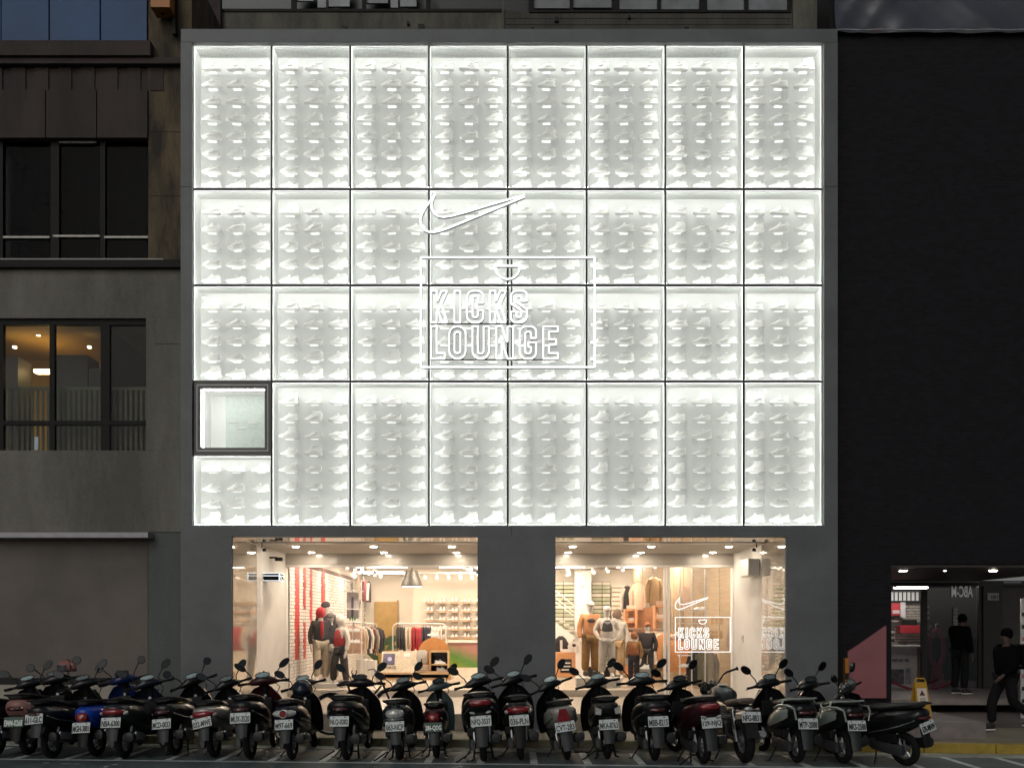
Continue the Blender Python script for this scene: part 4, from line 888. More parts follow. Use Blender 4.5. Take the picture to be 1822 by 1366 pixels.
figure('mannequin', 'mannequin in grey hoodie with orange scarf behind the others', 'mannequin', (X(1098, 5.7), 5.7, ZPL + .1), 1.62, -15, M_MANQ, C_LGREY, C_KHAKI, C_WHT, None, hood=cloth('grey_brown', (.16, .1, .07)), wide=1.2)
figure('mannequin', 'child mannequin in rust hood and vest with black trousers', 'mannequin', (X(1128, 4.9), 4.9, ZPL), 1.22, -30, M_MANQ, C_BRN, C_BLK, C_WHT, None, hood=C_RUST, vest=C_RUST)
figure('mannequin', 'child mannequin in brown brimmed hat and black shirt', 'mannequin', (X(1152, 5.3), 5.3, ZPL + .08), 1.35, -25, M_MANQ, C_BLK, C_CHAR, C_CREAM, None, cap=C_RUST)
C_DK = pm('cloth_near_black', (.0015, .0015, .0018), .9, 0, .1, 14, spec=.08); M_SKIN = pm('skin', (.06, .034, .026), .7)
stride = dict(knl=(-.1, -.2, .52), anl=(-.1, -.2, .1), tol=(-.1, -.36, .04), knr=(.1, .06, .5), anr=(.11, .42, .26), tor=(.11, .4, .12), ell=(-.24, .12, 1.16), wrl=(-.22, .06, .92), hal=(-.22, .02, .85), elr=(.24, -.06, 1.15), wrr=(.22, -.24, .98), har=(.22, -.3, .93))
p1 = figure('person', 'person in black coat with backpack striding past the dark entrance', 'person', (X(1790, -.35), -.35, .1), 1.72, -78, M_SKIN, C_DK, pm('cloth_dark_jeans', (.009, .009, .011), .9, 0, .2, 14, spec=.1), C_BLK, stride, hair=C_DK, bulk=1.2)
bpk = thing('backpack', 'black backpack on the back of the striding person', 'backpack', p1.location + Vector((.30, .06, 1.04)), (0, 0, R(-78)))
g = MB(); g.loft_z([(0, 0, 0, .13, .08), (.08, 0, 0, .16, .11), (.3, 0, 0, .16, .1), (.42, 0, 0, .11, .06)], 14, 3); g.build('bag_body', C_DK, bpk, True)
g = MB(); g.loft_z([(.05, 0, .11, .1, .03), (.2, 0, .12, .1, .04), (.24, 0, .11, .08, .02)], 12, 3); g.build('front_pocket', C_BLK, bpk, True)
for sd in (-.09, .09): g = MB(); g.tube([(sd, -.06, .4), (sd, -.16, .42), (sd, -.26, .3), (sd, -.2, .1), (sd, -.08, .05)], .016, 6); g.build('strap', C_BLK, bpk, True)
figure('person', 'person in black standing at the dark shop glass', 'person', (X(1708, 3.2), 3.2, .461), 1.66, 120, M_SKIN, C_DK, pm('cloth_dark_jeans', (.009, .009, .011), .9, 0, .2, 14, spec=.1), C_BLK, dict(hd0=(0, -.09, 1.58), hd1=(0, -.12, 1.67), nek=(0, -.04, 1.49), elr=(.24, -.1, 1.18), wrr=(.16, -.26, 1.12), har=(.12, -.32, 1.12)), hair=C_DK, bulk=1.15)

SHOP_SHOES = []
for _m in SHOES:
    _c = _m.copy(); _b = bmesh.new(); _b.from_mesh(_c)
    bmesh.ops.delete(_b, geom=[f for f in _b.faces if f.material_index == 1] + [], context='FACES'); _b.to_mesh(_c); _b.free(); SHOP_SHOES.append(_c)
# ================================================================== SHOP INTERIOR
def pbox(parent, name, mat, px0, px1, py0, py1, y0, d, b=0.0):
    """box in world pixels, stored relative to its thing"""
    q = bx(px0, px1, py0, py1, y0, y0 + d); L0_ = parent.location if parent else Vector((0, 0, 0))
    g = MB(); g.box(q[0] - L0_.x, q[1] - L0_.x, q[2] - L0_.y, q[3] - L0_.y, q[4] - L0_.z, q[5] - L0_.z, b); return g.build(name, mat, parent)
# pendant lamp
pd = thing('pendant_lamp', 'large olive grey bell shaped pendant lamp behind the left window', 'lamp', (X(733, 5.2), 5.2, Z(1043, 5.2)))
sv = (5.2 + CAM_D) / F_PX
g = MB(); R_ = [(0, 19.5), (7, 18.5), (14, 15.5), (22, 12.5), (27, 11), (28.5, 3)]
rings = [[(r * sv * math.cos(2 * math.pi * j / 28), r * sv * math.sin(2 * math.pi * j / 28), z * sv) for j in range(28)] for z, r in R_]; g.ring_loft(rings); g.build('shade', pm('lamp_shade_olive', (.06, .052, .036), .4), pd, True)
g = MB(); g.disc((0, 0, -.004), 17.5 * sv, 'Z', .003, 28); g.build('light_disc', emat('pendant_light', (1, .93, .82), 5.0), pd)
g = MB(); g.tube([(0, 0, 28 * sv), (0, 0, ZC - pd.location.z)], .012, 6); g.build('cable', M_BLACK, pd)
# exit sign and camera on the porch wall
ex = thing('box_sign', 'small glowing box sign on the porch side wall', 'sign', (OLx0 + .13, 2.1, Z(1027, 2.1)), (0, 0, 0))
g = MB(); g.box(-.12, .18, -.16, .16, -.07, .07, .006); g.build('sign_body', M_BLACK, ex)
M_SIGNL = emat('sign_line', (.85, .95, 1.0), 1.3)
for z in (-.073, 0.02, .068): g = MB(); g.box(-.13, .19, -.168, -.161, z, z + .012); g.build('lit_edge', M_SIGNL, ex); g = MB(); g.box(.181, .188, -.16, .16, z, z + .012); g.build('lit_edge', M_SIGNL, ex)
g = MB(); g.box(.172, .19, -.17, -.16, -.075, .08); g.build('lit_edge', M_SIGNL, ex)
g = MB(); g.tube([(.19, .0, -.04), (.19, .04, -.055), (.19, -.1, .0)], .006, 5); g.build('tick_mark', M_SIGNL, ex)
cmr = thing('security_camera', 'small black security camera high on the porch side wall', 'camera', (OLx0 + .1, 2.4, Z(993, 2.4)))
g = MB(); g.box(-.09, .06, -.03, .03, .0, .03, .004); g.build('bracket', M_BLACK, cmr); g = MB(); g.box(.02, .16, -.05, .05, -.05, .02, .01); g.build('camera_body', M_BLACK, cmr)
for (yy, px) in ((1.55, 0), ): 
    for sd, lab in ((-1, 'small dark spotlight under the porch ceiling near the left wall'), (1, 'small dark spotlight under the porch ceiling near the right wall')):
        o = thing('spotlight', lab, 'spotlight', ((OLx0 + .08) if sd < 0 else (ORx1 - .08), yy, ZO)); g = MB(); g.tube([(0, 0, 0), (0, 0, -.06)], .012, 6); g.build('stem', M_BLACK, o); g = MB(); g.tube([(-.04 * sd, 0, -.07), (.05 * -sd, 0, -.12)], .035, 10); g.build('head', M_BLACK, o, True)
ac = thing('wall_unit', 'pale wall unit high at the porch end by the right polished wall', 'wall unit', (ORx1 - .1, 1.9, Z(1025, 1.9))); g = MB(); g.box(-.12, .09, -.3, .3, 0, .32, .015); g.build('housing', M_WHITE, ac)
bt_ = thing('door_button', 'small pale push button on the right porch wall', 'button', (ORx1 - .012, 2.9, Z(1136, 2.9))); g = MB(); g.box(-.02, .01, -.05, .05, -.07, .07, .008); g.build('button_box', M_WHITE, bt_); g = MB(); g.disc((-.022, 0, .01), .015, 'X', .004, 10); g.build('push_knob', M_ALU, bt_)
# clothes rail at the back with garments
YC = 8.2; sc_ = (YC + CAM_D) / F_PX
rl = thing('clothes_rail', 'white round cornered clothes rail at the back of the shop', 'clothes rail', (X(746, YC), YC, ZP))
zt_ = Z(1109, YC) - ZP; hw = 47 * sc_
g = MB(); g.tube([(-hw, 0, .02), (-hw, 0, zt_ - .1), (-hw + .03, 0, zt_ - .03), (-hw + .1, 0, zt_), (hw - .1, 0, zt_), (hw - .03, 0, zt_ - .03), (hw, 0, zt_ - .1), (hw, 0, .02)], .02, 8); g.build('rail_tube', M_WHITE, rl, True)
for sd in (-1, 1): g = MB(); g.box(sd * hw - .03, sd * hw + .03, -.25, .25, 0, .03); g.build('foot', M_WHITE, rl)
cols = [(C_CHAR, 'charcoal')] * 5 + [(C_CREAM, 'cream')] * 4 + [(C_RED, 'red')] * 6 + [(C_NAVY, 'navy')] * 5 + [(C_WHT, 'white')] * 6
ords = ['first', 'second', 'third', 'fourth', 'fifth', 'sixth', 'seventh']; cnt = {}
def hang_edge(label, x, y, ztop, ln, mat, th, depth, rz=0, group=None):
    o = thing('garment', label, 'garment', (x, y, ztop), (0, 0, R(rz)), group)
    g = MB(); w = random.uniform(.9, 1.1)
    g.loft_z([(-.05, 0, 0, th * .3, .03), (-.09, 0, 0, th * .6, depth * .7), (-.16, 0, 0, th, depth), (-ln * .55, random.uniform(-.01, .01), 0, th * w, depth * .95), (-ln, random.uniform(-.015, .015), 0, th * 1.15 * w, depth * 1.02)], 12, 2.6); g.build('cloth_body', mat, o, True)
    g = MB(); g.tube([(0, 0, -.06), (0, 0, -.01), (0, .015, .012), (0, 0, .025)], .005, 5); g.build('hanger_hook', M_ALU, o)
    for sd in (-1, 1):
        g = MB(); g.tube([(0, sd * depth * .85, -.14), (th * .3, sd * depth * 1.05, -.35), (th * .2, sd * depth * 1.0, -ln * .85)], [th * .8, th * .75, th * .5], 7); g.build('sleeve', mat, o, True)
    return o
for i, (m, n) in enumerate(cols):
    cnt[n] = cnt.get(n, 0) + 1
    hang_edge('%s %s garment from the left on the white round cornered rail' % (ords[cnt[n] - 1], n), X(707 + i * 3.1, YC), YC, ZP + zt_ - .03, .62 + random.uniform(-.05, .06), m, .028, .2, random.uniform(-6, 6), 'garments on the back rail')
# shelf wall at the back with shoe shelves
sw_ = link('shelf_wall', None, store)
k_ = 0
for r, py in enumerate((1072, 1088, 1104, 1120, 1134)):
    for c in range(5):
        px = 764 + c * 22; q = bx(px - 7, px + 7, py - 1.2, py + 1.2, YB - .3, YB - .001)
        s0 = part('shoe_shelf', M_WOOD, q, parent=sw_)
        for dx in (-.05, .05):
            o = link('shoe', SHOP_SHOES[(r + c) % 5], s0, ((q[0] + q[1]) / 2 + dx, YB - .16, q[5] + .002), (0, 0, R(90))); o.scale = (.7, .7, .7)
part('floating_shelf', M_WOOD, bx(793, 856, 1137, 1142, YB - .4, YB - .002), parent=sw_)
# gradient counter
m = bpy.data.materials.new('green_pink_gradient'); m.use_nodes = True; N = m.node_tree.nodes; L = m.node_tree.links; b = N['Principled BSDF']; b.inputs['Roughness'].default_value = .3
tc = N.new('ShaderNodeTexCoord'); gr_ = N.new('ShaderNodeTexGradient'); mp = N.new('ShaderNodeMapping'); mp.inputs['Rotation'].default_value = (0, R(62), 0); L.new(tc.outputs['Generated'], mp.inputs[0]); L.new(mp.outputs[0], gr_.inputs[0])
rp = N.new('ShaderNodeValToRGB'); e = rp.color_ramp.elements; e[0].color = (.25, .28, .02, 1); e[1].color = (.34, .16, .13, 1); x_ = rp.color_ramp.elements.new(.5); x_.color = (.07, .2, .04, 1)
mm = N.new('ShaderNodeMath'); mm.operation = 'ADD'; mm.inputs[1].default_value = .95; L.new(gr_.outputs['Fac'], rp.inputs[0]); L.new(rp.outputs[0], b.inputs['Base Color'])
gc = thing('gradient_counter', 'sales counter with green to pink colour gradient front', 'counter', at(823, 1187, 8.8)); pbox(gc, 'counter_body', m, 796, 852, 1143, 1187, 8.8, .6); pbox(gc, 'counter_top', M_WHITE, 795, 853, 1139.5, 1142.8, 8.75, .7)
# yellow door, plant
yd = thing('yellow_door', 'plain mustard yellow door in the far back wall', 'door', at(686, 1170, YB + 2.95)); pbox(yd, 'door_leaf', pm('mustard_paint', (.36, .22, .05), .5), 666, 706, 1070, 1180, YB + 2.93, .06); pbox(yd, 'door_frame', pm('mustard_dark', (.28, .16, .04), .5), 706.2, 708.5, 1067, 1180, YB + 2.9, .08); pbox(yd, 'door_handle', M_ALU, 699, 701, 1118, 1126, YB + 2.88, .03)
pt = thing('potted_plant', 'tall leafy green plant in front of the yellow door', 'plant', (X(677, 8.6), 8.6, ZP))
g = MB(); g.loft_z([(0, 0, 0, .12, .12), (.3, 0, 0, .16, .16)], 16, 2); g.build('pot', M_WHITE, pt, True)
M_LEAF = pm('leaf_green', (.035, .085, .03), .4, 0, .25, 12)
for i in range(11):
    a = random.uniform(0, 6.28); ht = random.uniform(.55, 1.25); rd = random.uniform(.1, .3); ln = random.uniform(.3, .45)
    tip = Vector((math.cos(a) * rd, math.sin(a) * rd * .6, ht)); g = MB(); g.tube([(0, 0, .28), tip * .6 + Vector((0, 0, .1)), tip], .008, 5); st_ = g.build('stem', M_LEAF, pt, True)
    d = Vector((math.cos(a), math.sin(a) * .5, .9 + random.uniform(-.5, .4))).normalized(); sd_ = d.cross(Vector((0, 1, .2))).normalized(); g = MB(); vs = []
    for q in range(7):
        t = q / 6; wv = .085 * math.sin(math.pi * (t * .92 + .04)); c = tip + d * ln * t + Vector((0, 0, -.12 * t * t)); vs += [c - sd_ * wv, c + Vector((0, .012, 0)), c + sd_ * wv]
    g.add(vs, [(3 * q + i2, 3 * q + i2 + 1, 3 * q + i2 + 4, 3 * q + i2 + 3) for q in range(6) for i2 in (0, 1)]); g.build('leaf', M_LEAF, st_, True)
# display table with stand, box shelves and half round board
YT = 5.35; tb = thing('display_table', 'low light wood display table in the left window', 'table', (X(738, YT), YT, ZPL))
pbox(tb, 'table_top', M_WOOD, 675, 802, 1196, 1199, YT, .8); pbox(tb, 'table_base', M_WOOD, 675, 802, 1206, 1210, YT, .8)
for px in (675, 733, 798): pbox(tb, 'upright', M_WOOD, px, px + 4, 1199.1, 1205.9, YT + .01, .7)
pbox(tb, 'dark_back', C_BLK, 679, 798, 1199.2, 1205.8, YT + .5, .02)
bs = thing('slanted_display_stand', 'slanted cream display stand with a dark picture card', 'display stand', at(708, 1195.8, YT + .1)); sv = (YT + .1 + CAM_D) / F_PX
TL = Matrix.Rotation(R(-28), 4, 'X')
g = MB(); g.M = TL; g.box(-31 * sv, 31 * sv, 0, .04, 0, 42 * sv, .006); g.build('board', C_CREAM, bs)
g = MB(); g.M = TL; g.box(-28 * sv, -7 * sv, -.012, -.002, 15 * sv, 37 * sv); pc_ = g.build('picture_card', pm('card_purple', (.05, .045, .1), .3, 0, .3, 8), bs)
g = MB(); g.M = TL; g.ell((-16 * sv, -.014, 26 * sv), (4 * sv, .004, 4.5 * sv), 12, 6); g.build('card_face', pm('card_pale', (.4, .38, .55), .5), pc_, True)
g = MB(); g.M = TL; g.box(9 * sv, 20 * sv, -.008, -.001, 30 * sv, 39 * sv); g.build('round_print', M_WHITE, bs)
lettering('FORCE', pm('print_brown', (.12, .08, .06), .6), bs, TL @ Vector((-14 * sv, -.006, 9.5 * sv)), 20 * sv, 5 * sv, (R(-28), 0, 0))
hb_ = thing('half_round_board', 'orange half round board standing on the display table', 'board', at(772, 1195.8, YT + .45)); sv = (YT + .45 + CAM_D) / F_PX
g = MB(); g.prism([(-28 * sv, 0), (28 * sv, 0)] + [(28 * sv * math.cos(t), 34 * sv + 28 * sv * math.sin(t)) for t in [math.pi * k / 18 for k in range(19)]], 0, .03); g.build('board', pm('orange_board_soft', (.5, .22, .06), .5), hb_)
sb = thing('shoe_box_shelf', 'small wood box shelf with two shoes on the display table', 'shelf', at(782, 1195.8, YT + .15))
pbox(sb, 'back', C_BLK, 766, 796, 1160, 1195, YT + .35, .02)
for a in ((764, 766, 1159, 1195.5), (796, 798, 1159, 1195.5), (766, 796, 1157, 1160), (766, 796, 1181, 1183), (766, 796, 1194, 1195.6)): pbox(sb, 'shelf_board', M_WOOD, *a, YT + .1, .25)
for i, (px, py, lab, kd) in enumerate(((783, 1180.8, 'white shoe on the upper shelf of the small wood box', 0), (786, 1193.8, 'white shoe on the lower shelf of the small wood box', 3), (770, 1131, 'white shoe standing on top of the half round board', 0))):
    p = at(px, py, YT + .2 if i < 2 else YT + .46); o = tag(link('display_shoe', SHOP_SHOES[kd], None, p, (0, 0, R(180 if i < 2 else 0))), lab, 'shoe'); o.scale = (.75,) * 3
bg_ = thing('folded_grey_shirt', 'pale grey shirt folded on a stand beside the box shelf', 'shirt', at(751, 1180, YT + .2)); g = MB(); g.loft_z([(0, 0, 0, .1, .06), (.1, 0, 0, .13, .07), (.27, 0, 0, .12, .06), (.31, 0, 0, .07, .04)], 14, 2.6); g.build('shirt_body', C_LGREY, bg_, True); g = MB(); g.torus((0, -.06, .04), .06, .014, 'X', 14, 6); g.build('drawstring', C_BLK, bg_, True)
for i in range(4): o = thing('folded_cloth', '%s folded cream cloth from the top of the small stack on the table' % ords[i], 'cloth', at(752, 1183.5 + i * 3.4, YT + .12), (0, 0, 0), 'folded cloth stack'); g = MB(); g.box(-.13, .13, 0, .2, -.012, .012, .008); g.build('cloth_fold', C_WHT if i % 2 == 0 else C_CREAM, o)
# left wall: white shelf unit, hanging garments and lower rail
su = thing('white_shelf_unit', 'slim white metal shelf unit against the white brick wall', 'shelf unit', (X(628, 6.0), 6.0, ZP))
for px in (613, 643): pbox(su, 'post', M_WHITE, px - .8, px + .8, 1030, 1212, 6.0, .03)
for py in (1050, 1082, 1103, 1122, 1142): pbox(su, 'shelf', M_WHITE, 613, 643, py, py + 1.6, 6.0, .3)
for i, (px, py, mt) in enumerate(((622, 1121.6, 0), (634, 1121.6, 1), (622, 1141.6, 3), (634, 1141.6, 4))):
    o = tag(link('display_shoe', SHOP_SHOES[mt], None, at(px, py, 6.15), (0, 0, R(20))), ['first', 'second'][i % 2] + ' white shoe on the ' + ('upper' if i < 2 else 'lower') + ' shelf of the slim white unit', 'shoe'); o.scale = (.5,) * 3
gt = thing('green_letters', 'small green cut letters on the slim white shelf unit', 'ornament', at(627, 1121.4 - 18.2, 6.1))
for i in range(3): g = MB(); g.M = Matrix.Translation((i * .055 - .055, 0, 0)); g.prism([(-.02, 0), (.012, 0), (.026, .07), (-.008, .07)], 0, .02); g.build('letter', pm('letter_green', (.01, .16, .05), .5), gt)
ps = thing('tall_poster', 'tall pale lifestyle poster hung on the white brick wall', 'poster', at(627, 1102, 6.35)); pbox(ps, 'print', pm('poster_grey_blue', (.36, .33, .34), .6, 0, .4, 3), 617, 638, 1054, 1100, 6.35, .02); pbox(ps, 'figure_print', C_CHAR, 625, 629, 1062, 1098, 6.34, .008)
def hang_front(label, px, py, y, w, ln, mat, rz, inner=None):
    o = thing('garment', label, 'garment', at(px, py, y), (0, 0, R(rz)), None); g = MB()
    g.loft_z([(0, 0, 0, .07, .03), (-.03, 0, 0, w * .6, .045), (-.08, 0, 0, w, .06), (-ln * .5, 0, 0, w * .92, .07), (-ln, 0, 0, w * .98, .075)], 14, 2.8); g.build('cloth_body', mat, o, True)
    for sd in (-1, 1): g = MB(); g.tube([(sd * w * .85, 0, -.07), (sd * (w + .05), 0, -.28), (sd * (w + .04), 0, -ln * .92)], [.06, .055, .04], 8); g.build('sleeve', inner or mat, o, True)
    g = MB(); g.tube([(0, 0, -.01), (0, 0, .05), (.02, 0, .07)], .006, 5); g.build('hanger_hook', M_ALU, o); return o
xw_ = IX0 + .16
def on_left(px): return xw_ * F_PX / (px - 911) - CAM_D
for i, (px, py, m, n) in enumerate(((636, 1027, C_CREAM, 'cream'), (647, 1031, C_WINE, 'dark wine'), (656, 1034, C_CHAR, 'charcoal'))):
    hang_front('%s jacket hung high on the white brick wall' % n, px, py, on_left(px), .2, .66, m, 90, C_WHT if i == 2 else None)
for i, (m, n) in enumerate(((C_PINKB, 'pink beige'), (C_CREAM, 'cream'), (C_CHAR, 'charcoal'), (C_WHT, 'white'), (C_WINE, 'dark wine'), (C_STONE, 'stone'), (C_BLK, 'black'), (C_NAVY, 'navy'))):
    px = 630 + i * 5.2; y = 7.4 + i * .3
    hang_edge('%s garment on the low rail along the brick wall' % n, X(px, y), y, Z(1108 + i * .5, y), .75, m, .05, .26, 78)
lr = thing('low_clothes_rail', 'white rail on legs along the white brick wall', 'clothes rail', (X(640, 7.2), 7.2, ZP)); g = MB(); a = Vector((X(628, 7.2), 7.2, Z(1106, 7.2))) - lr.location; b2 = Vector((X(670, 9.8), 9.8, Z(1110, 9.8))) - lr.location
g.tube([(a.x, a.y, 0), a, b2, (b2.x, b2.y, 0)], .018, 8); g.build('rail_tube', M_WHITE, lr, True)
sbx = thing('white_cube_seat', 'row of white cubes on the floor below the low rail', 'seat'); sbx.location = at(657, 1195, 6.6)
for i in range(4): pbox(sbx, 'cube', M_WHITE, 634 + i * 8.5, 642 + i * 8.5, 1172 + i * 1.0, 1205, 6.6 + i * .1, .35)
# track lights on the ceiling
def track(label, x0, y0, x1, y1, n, mat=M_WHITE):
    o = thing('track_light', label, 'track light', (x0, y0, ZC - .16)); g = MB(); g.tube([(0, 0, 0), (x1 - x0, y1 - y0, 0)], .02, 6); g.build('track', mat, o)
    for i in range(n):
        t = (i + .5) / n; p = Vector(((x1 - x0) * t, (y1 - y0) * t, 0)); g = MB(); g.tube([p, p + Vector((0, 0, -.08))], .01, 5); h = g.build('lamp_stem', mat, o)
        g = MB(); g.tube([p + Vector((0, .06, -.06)), p + Vector((.02, -.08, -.14))], .045, 10); g.build('lamp_head', mat, h, True); g = MB(); g.tube([p + Vector((.02, -.081, -.1405)), p + Vector((.0205, -.085, -.1425))], .036, 10); g.build('lamp_lens', emat('track_lens', (1, .9, .75), 2.0), h)
track('white ceiling track of spotlights along the brick wall', -3.9, 4.8, -3.6, 10.5, 7); track('short ceiling track of spotlights at the right of the left window', -1.15, 5.4, -.9, 9.4, 5, M_ALU); track('back ceiling track of spotlights above the shoe shelves', X(745, 10.6), 10.6, X(850, 10.6), 10.6, 5)
track('ceiling track of spotlights along the wooden wall', 1.3, 9.5, 3.4, 5.4, 7); track('short ceiling track of spotlights near the staircase', 1.2, 5.4, 1.5, 9.0, 4)
# ---- right window: stair, slatted screens, wood wall, shelving
stc = thing('white_staircase', 'white staircase with rails seen through the right window', 'staircase', at(1005, 1200, 10.6))
def strip(parent, name, mat, p0, p1, th, y, d):
    a, b = at(*p0, y), at(*p1, y); n = Vector((-(b.z - a.z), 0, b.x - a.x)).normalized() * th; o = parent.location; g = MB(); g.prism([(a.x - o.x, a.z - o.z), (b.x - o.x, b.z - o.z), (b.x + n.x - o.x, b.z + n.z - o.z), (a.x + n.x - o.x, a.z + n.z - o.z)], y - o.y, y - o.y + d); return g.build(name, mat, parent)
strip(stc, 'stringer', M_WHITE, (986, 1105), (1024, 1133), -.36, 10.5, .08)
for p, q in (((986, 1062), (1024, 1092)), ((986, 1050), (1024, 1080)), ((986, 1070), (1024, 1098))): strip(stc, 'hand_rail', M_WHITE, p, q, .03, 10.5, .03)
for i in range(5): pbox(stc, 'tread', M_WHITE, 988 + i * 8, 997 + i * 8, 1098 + i * 6, 1100 + i * 6, 10.6, .6)
M_SLAT = pm('pale_green_slat', (.42, .44, .3), .5); M_GREY_BACK = pm('slat_dark_back', (.16, .15, .1), .7)  # plain dark sheet behind the slats
for (a, b, lab) in ((984, 1022, 'slatted pale green screen behind the white staircase'), (1053, 1086, 'slatted pale screen beside the white column')):
    o = thing('slatted_screen', lab, 'screen', at((a + b) / 2, 1175, YB - .3)); pbox(o, 'back_sheet', M_GREY_BACK, a, b, 1034, 1200, YB - .2, .02)
    for i in range(23): pbox(o, 'slat', M_SLAT if i % 3 else M_CREAM, a + .5, b - .5, 1035 + i * 7, 1040.2 + i * 7, YB - .26, .03)
    pbox(o, 'post', M_BLACK, a + 18, a + 18.8, 1034, 1200, YB - .28, .015)
pc2 = thing('white_column', 'broad white column between the slatted screens', 'column', at(1038, 1200, YB - .6)); pbox(pc2, 'shaft', M_WHITE, 1023, 1052, 1015, 1210, YB - .6, .4)
for i in range(3): g = MB(); g.ell(Vector((X(1036, YB - .62), YB - .62, Z(1044 + i * 0, YB - .62))) - pc2.location + Vector((0, 0, i * .02)), (.03, .02, .03), 8, 5); g.build('wall_spot', M_WHITE, pc2, True)
gw = thing('grid_wall', 'white grid panel wall at the back of the right window', 'wall panel', at(1103, 1110, YB - .3)); pbox(gw, 'sheet', M_CREAM, 1088, 1122, 1040, 1200, YB - .25, .03)
for i in range(9): pbox(gw, 'grid_bar', pm('grid_tan', (.3, .2, .12), .6), 1089, 1121, 1044 + i * 8, 1046 + i * 8, YB - .28, .02)
# wood clad right wall with arches, running back at an angle like the real one
def wall_pt(px): # depth along the wood wall
    t = (px - 1125) / (1300 - 1125); return 10.6 + (5.0 - 10.6) * max(0, min(1.05, t)) ** .8
ww = thing('wood_panel_wall', 'pale wood panelled wall with arched niches on the right of the shop', 'wall panel', (X(1300, 5.0), 5.0, ZP))
M_PW = pm('pale_panel_wood', (.42, .33, .22), .55, 0, .15, 3, stretch=(1, 1, 9)); M_PW2 = pm('pale_panel_wood_dark', (.34, .26, .17), .55, 0, .15, 3, stretch=(1, 1, 9)); pxs = [1125, 1143, 1162, 1180, 1198, 1216, 1234, 1256, 1280, 1308]
for i in range(len(pxs) - 1):
    y0, y1 = wall_pt(pxs[i]), wall_pt(pxs[i + 1]); a = Vector((X(pxs[i], y0), y0, 0)); b = Vector((X(pxs[i + 1], y1), y1, 0)); d = (b - a).normalized(); o = ww.location; a2, b3 = a + d * .012, b - d * .012; n = Vector((-d.y, d.x, 0)) * -.06
    if n.x < 0: n = -n
    g = MB(); vs = [(p.x - o.x, p.y - o.y, z) for z in (0, ZC - ZP - .02) for p in (a2, b3, b3 + n, a2 + n)]; g.add(vs, [(0, 1, 2, 3), (4, 5, 6, 7), (0, 1, 5, 4), (1, 2, 6, 5), (2, 3, 7, 6), (3, 0, 4, 7)]); pnl = g.build('panel', M_PW if i % 2 else M_PW2, ww)
    if i in (1, 2, 3):
        c = (a + b) / 2 - n * .15; hw_ = (b - a).length * .3; g = MB(); P_ = [(-hw_, 1.15), (hw_, 1.15)] + [(hw_ * math.cos(t), 2.35 + hw_ * math.sin(t)) for t in [math.pi * k / 10 for k in range(11)]]
        vs = []; 
        for off in (0, .012):
            for (u, z) in P_: q = c + d * u - n.normalized() * off; vs.append((q.x - o.x, q.y - o.y, z))
        k = len(P_); g.add(vs, [tuple(range(k)), tuple(range(2 * k - 1, k - 1, -1))] + [(j, j + k, (j + 1) % k + k, (j + 1) % k) for j in range(k)]); g.build('arch_niche', C_STONE, pnl)
# orange box shelving with garments
osv = thing('orange_box_shelving', 'orange wood box shelving with folded clothes in the right window', 'shelf unit', at(1150, 1205, 7.0))
for (a, b, c, d, y) in ((1112, 1118, 1085, 1200, 8.2), (1130, 1134, 1084, 1130, 8.0), (1166, 1172, 1078, 1205, 6.6), (1186, 1190, 1076, 1205, 6.2)): pbox(osv, 'upright', M_OWOOD, a, b, c, d, y, .4)
for (a, b, c, y) in ((1112, 1134, 1083, 8.1), (1112, 1134, 1105, 8.1), (1118, 1166, 1116, 7.6), (1166, 1190, 1076, 6.4), (1166, 1190, 1100, 6.4), (1166, 1190, 1200, 6.3), (1118, 1166, 1196, 7.6)): pbox(osv, 'shelf', M_OWOOD, a, b, c, c + 3, y, .42)
pbox(osv, 'back_board', pm('orange_wood_dark', (.38, .17, .07), .6), 1114, 1190, 1080, 1205, 8.7, .02)
for i, (px, py, y, m, n) in enumerate(((1116, 1042, 9.0, C_CHAR, 'charcoal'), (1134, 1036, 8.4, C_PINKB, 'pink beige'), (1163, 1026, 7.4, C_KHAKI, 'khaki checked'))): hang_front('%s jacket hung high on the wooden wall' % n, px, py, y, .18 if i else .15, .7, m, 35, C_WHT if i == 0 else None)
gl = [(1112, 5.9, C_WHT, 'white'), (1118, 6.3, C_CREAM, 'cream'), (1134, 6.9, C_CHAR, 'charcoal'), (1141, 6.8, C_BLK, 'black'), (1158, 6.5, C_STONE, 'stone'), (1163, 6.4, C_PINKB, 'pink beige'), (1168, 6.2, C_CREAM, 'cream beige'), (1173, 6.1, C_KHAKI, 'khaki'), (1178, 6.0, C_PINKB, 'rose beige'), (1183, 5.9, C_WHT, 'off white'), (1188, 5.8, C_ORG, 'orange tan'), (1197, 5.6, C_KHAKI, 'dark khaki'), (1203, 5.5, C_RUST, 'rust'), (1209, 5.4, C_ORG, 'bright orange')]
for (px, y, m, n) in gl: hang_edge('%s garment on the rail along the wooden wall' % n, X(px, y), y, Z(1120 if px < 1190 else 1136, y), .8 if px < 1190 else .75, m, .045, .24, 65)
for i, (px, m, n) in enumerate(((1139, C_RUST, 'rust'), (1144, C_CHAR, 'charcoal'), (1149, C_BRN, 'brown'), (1154, C_NAVY, 'navy'), (1159, C_OLIVE, 'olive'), (1164, C_BLK, 'black'), (1170, C_WINE, 'wine'), (1176, C_BRN, 'dark brown'), (1182, C_STONE, 'stone'))):
    y = 6.9 - i * .09; hang_edge('%s garment on the lower rail under the orange box shelving' % n, X(px, y), y, Z(1152, y), .55, m, .05, .22, 60)
